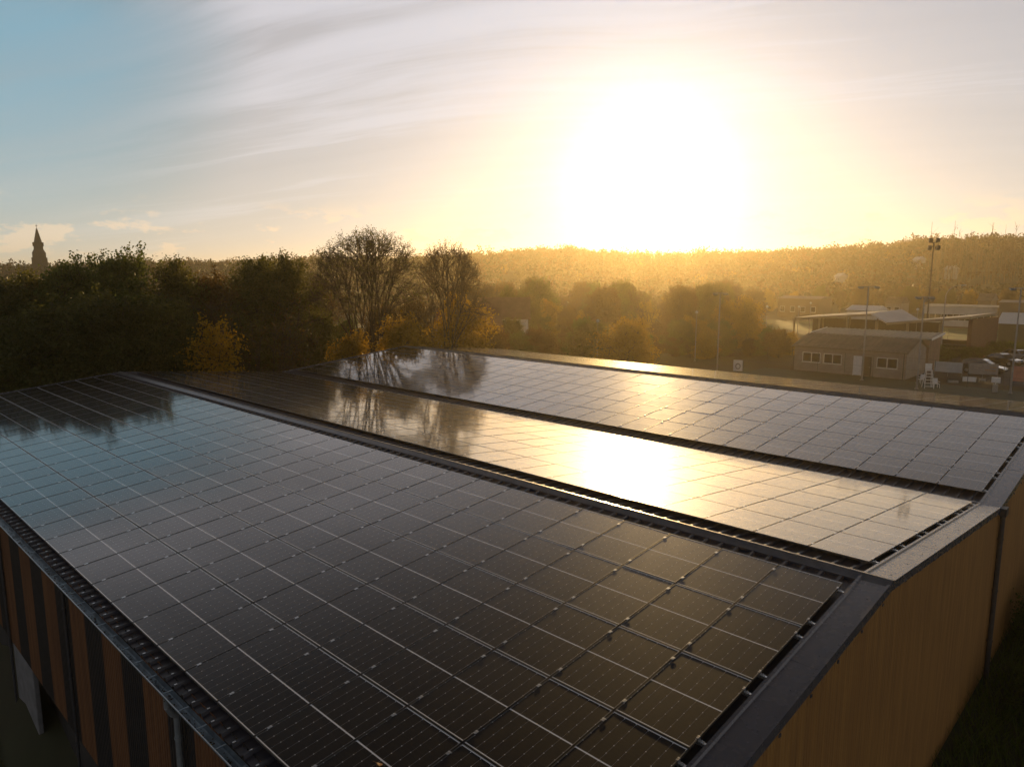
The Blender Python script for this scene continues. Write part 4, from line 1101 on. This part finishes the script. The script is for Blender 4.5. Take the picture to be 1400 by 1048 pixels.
# ---------------------------------------------------------------- court furniture
def banner(label, p0, p1, yt0, yt1, h, Y, m, marks=None):
    a, b = hp(p0, 500, 1, Y), hp(p1, 500, 1, Y); zt0 = hp(p0, yt0, 1, Y)[2]; zt1 = hp(p1, yt1, 1, Y)[2]
    o = thing('banner', label, 'banner', (a[0], Y, GZ), 0, 'banners hung on the court fence')
    W = float(b[0]-a[0]); n = 14; mb = MB(); vs = []
    for k in range(n+1):
        f = k/n; sag = .06*math.sin(math.pi*f*3); zt = zt0+(zt1-zt0)*f-GZ; vs += [(W*f, sag, zt-h), (W*f, sag*.3, zt)]
    mb.add(vs, [(2*k, 2*k+2, 2*k+3, 2*k+1) for k in range(n)]); mb.build('cloth', m, o)
    for f in (0, .5, 1):
        mb = MB(); mb.tube((W*f, .09, 0), (W*f, .09, zt0-GZ+.08), .03, None, 6); mb.build('post', M_POLE, o)
    if marks: marks(o, W, zt1-GZ, h)
    return o
def scrawl(o, W, zt, h):
    mb = MB(); rg = random.Random(3)
    for row, (x0, x1, zf) in enumerate(((.58, .93, .62), (.74, .93, .34))):
        x = W*x0
        while x < W*x1:
            hh = rg.uniform(.08, .2); z = zt-h*zf; mb.box(x, x+.05, -.085, -.075, z-hh*.5, z+hh*.5); mb.box(x, x+.16, -.085, -.075, z-.03, z+.02); x += .21
    mb.build('lettering', mat('orange_print', (.55, .28, .06), .6), o)
    mb = MB()
    for zf, x1 in ((.3, .45), (.5, .35)): mb.box(W*.2, W*x1, -.085, -.075, zt-h*zf-.03, zt-h*zf+.03)
    mb.build('lettering', M_PALEW, o)
banner('pale blue banner hanging on the fence left of the parked dark car', 1277.5, 1316, 493.5, 496, 1.15, 78.5, mat('blue_cloth', (.46, .52, .56), .8, 0, .15, 2))
banner('grey banner with faint orange lettering in front of the dark car', 1324, 1365, 496, 497.5, 1.2, 78.5, mat('grey_cloth', (.36, .34, .32), .8, 0, .15, 2), scrawl)
banner('faded red banner at the right edge of the court fence', 1386, 1418, 500, 502, 1.6, 77, mat('red_cloth', (.50, .22, .17), .8, 0, .2, 2))
def board(label, px, py0, py1, w, Y, m, legs=True, cat='sign board', group='small boards on the court', emblem=False):
    a = hp(px, py1, 1, Y); zb = a[2]-GZ; zt = hp(px, py0, 1, Y)[2]-GZ; o = thing('board', label, cat, (a[0], Y, GZ), .4, group)
    mb = MB(); mb.box(-w/2, w/2, -.03, .03, zb, zt); mb.build('panel', m, o, bevel=.01)
    for s in (-1, 1):
        mb = MB(); mb.box(s*w*.42-.03, s*w*.42+.03, .03, .08, 0, zt-.05); mb.build('leg', M_POLE, o)
    if emblem:
        mb = MB(); cz = (zb+zt)/2
        for k in range(16):
            a0, a1 = 6.2832*k/16, 6.2832*(k+1)/16; mb.add([(r*math.cos(a), -.036, cz+r*1.2*math.sin(a)) for r, a in ((w*.18, a0), (w*.30, a0), (w*.30, a1), (w*.18, a1))], [(0, 1, 2, 3)])
        mb.build('emblem', mat('sign_grey', (.25, .25, .22), .7), o)
    return o
board('square grey board low on the court edge, left of the middle', 1302.5, 519.5, 528, 1.0, 73.5, mat('grey_board', (.33, .33, .31), .7))
board('white board low on the court edge below the dark car', 1325, 515, 521.5, 1.25, 75.0, M_WHITE)
board('small dim board right of the white board', 1343, 517, 520.5, .65, 76.0, MATS['grey_board'])
board('white board with ring emblem alone beyond the far roof edge', 1008.5, 492, 509, 1.05, 66.5, M_WHITE, group=None, emblem=True)
xy = hp(1360, 536, 2, GZ); o = thing('score_box', 'white box on a grey stand at the right of the court', 'box', (xy[0], xy[1], GZ), .2)
mb = MB(); mb.box(-.22, .22, -.2, .2, 0, .78); mb.build('stand', MATS['grey_board'], o, bevel=.02); mb = MB(); mb.box(-.36, .36, -.26, .26, .95, 1.45); mb.box(-.05, .05, -.05, .05, .78, .95); mb.build('case', M_WHITE, o, bevel=.02)
xy = gp(1268, 530); o = thing('umpire_chair', 'tall white umpire chair with ladder rungs at the court edge', 'umpire chair', (xy[0], xy[1], GZ), .5)
for sx in (-1, 1):
    for sy, t in ((-1, .55), (1, .45)):
        mb = MB(); mb.tube((sx*.42, sy*t, 0), (sx*.26, sy*.16, 1.75), .035, None, 6); mb.build('leg', M_WHITE, o)
for k in range(5):
    f = (k+.7)/5.6; mb = MB(); w = .42-.16*f; mb.box(-w, w, -(.55-.39*f)-.035, -(.55-.39*f)+.035, 1.75*f-.03, 1.75*f+.03); mb.build('rung', M_WHITE, o)
mb = MB(); mb.box(-.3, .3, -.22, .24, 1.75, 1.82); mb.build('seat', M_WHITE, o); mb = MB(); mb.box(-.3, .3, .2, .26, 1.86, 2.45); mb.build('backrest', M_WHITE, o)
def plastic_chair(label, px, py, rz):
    xy = gp(px, py); o = thing('plastic_chair', label, 'chair', (xy[0], xy[1], GZ), rz, 'white chairs on the court')
    mb = MB(); mb.box(-.25, .25, -.25, .25, .42, .47); mb.build('seat', M_WHITE, o, bevel=.01)
    mb = MB(); M = Matrix.Translation((0, .25, .47)) @ Matrix.Rotation(-.18, 4, 'X'); mb.box(-.25, .25, -.025, .025, 0, .48, 0, M); mb.build('backrest', M_WHITE, o, bevel=.01)
    for sx in (-1, 1):
        mb = MB(); mb.box(sx*.26-.03, sx*.26+.03, -.22, .24, .62, .66); mb.build('armrest', M_WHITE, o)
        for sy in (-1, 1): mb = MB(); mb.tube((sx*.23, sy*.23, .42), (sx*.27, sy*.28, 0), .028, None, 6); mb.build('leg', M_WHITE, o)
plastic_chair('white plastic chair right beside the umpire chair', 1279, 530, .6); plastic_chair('white plastic chair left of the umpire chair by the mast', 1258, 524, -.4)
# court fence of thin posts and rails
f_ = thing('court_fence', 'thin wire fence with slim posts between the courts and clubhouse', 'fence', (0, 0, GZ))
x = -33.5
while x < 2:
    mb = MB(); mb.tube((x, 71.0, 0), (x, 71.0, 2.6), .03, None, 6); mb.build('post', mat('fence_post', (.07, .08, .06), .6), f_); x += 3.0
mb = MB()
for z in (.1, 1.3, 2.55): mb.tube((-33.5, 71.0, z), (1.5, 71.0, z), .012, None, 4)
mb.build('wire', MATS['fence_post'], f_)
# pitch-side fence beyond the stand
f_ = thing('pitch_fence', 'low rail fence along the sunlit pitch behind the stand', 'fence', (0, 0, GZ)); x = -40
while x < 6:
    mb = MB(); mb.tube((x, 131, 0), (x, 131, 1.8), .04, None, 6); mb.build('post', MATS['fence_post'], f_); x += 3.0
mb = MB()
for z in (.6, 1.2, 1.75): mb.tube((-40, 131, z), (5, 131, z), .02, None, 4)
mb.build('wire', MATS['fence_post'], f_)
for k, (px, D, w, h) in enumerate([(1290, 108, 5.0, 2.2), (1345, 112, 6.0, 1.8), (1385, 118, 7.0, 2.2)]):
    X, Y = at(px, D); cr, tr = PROTO['bramble']; o = thing('hedge', ['dark clipped hedge below the stand left of the cars', 'dark hedge behind the parked dark car', 'dark hedge behind the silver car at the right edge'][k], 'hedge', (X, Y, GZ), .1*k, 'hedges by the car park')
    o.scale = (w/2.6, 1.2, h/1.7); link('crown', cr, o); link('trunk', tr, o)

# ---------------------------------------------------------------- haze: one box of air round the whole place
mb = MB(); mb.box(-3000, 3000, -3000, 3000, GZ-3.6, 50); hz = stuff(mb.build('haze', []))
hm = bpy.data.materials.new('haze'); hm.use_nodes = True; hm.node_tree.nodes.clear()
ho = hm.node_tree.nodes.new('ShaderNodeOutputMaterial'); hv = hm.node_tree.nodes.new('ShaderNodeVolumePrincipled')
hv.inputs['Color'].default_value = (1.0, .86, .58, 1); hv.inputs['Density'].default_value = HAZE_DENSITY; hv.inputs['Anisotropy'].default_value = HAZE_G
hm.node_tree.links.new(hv.outputs[0], ho.inputs['Volume']); hz.data.materials.append(hm)
tag(hz, 'thin golden evening haze filling the valley', 'haze')
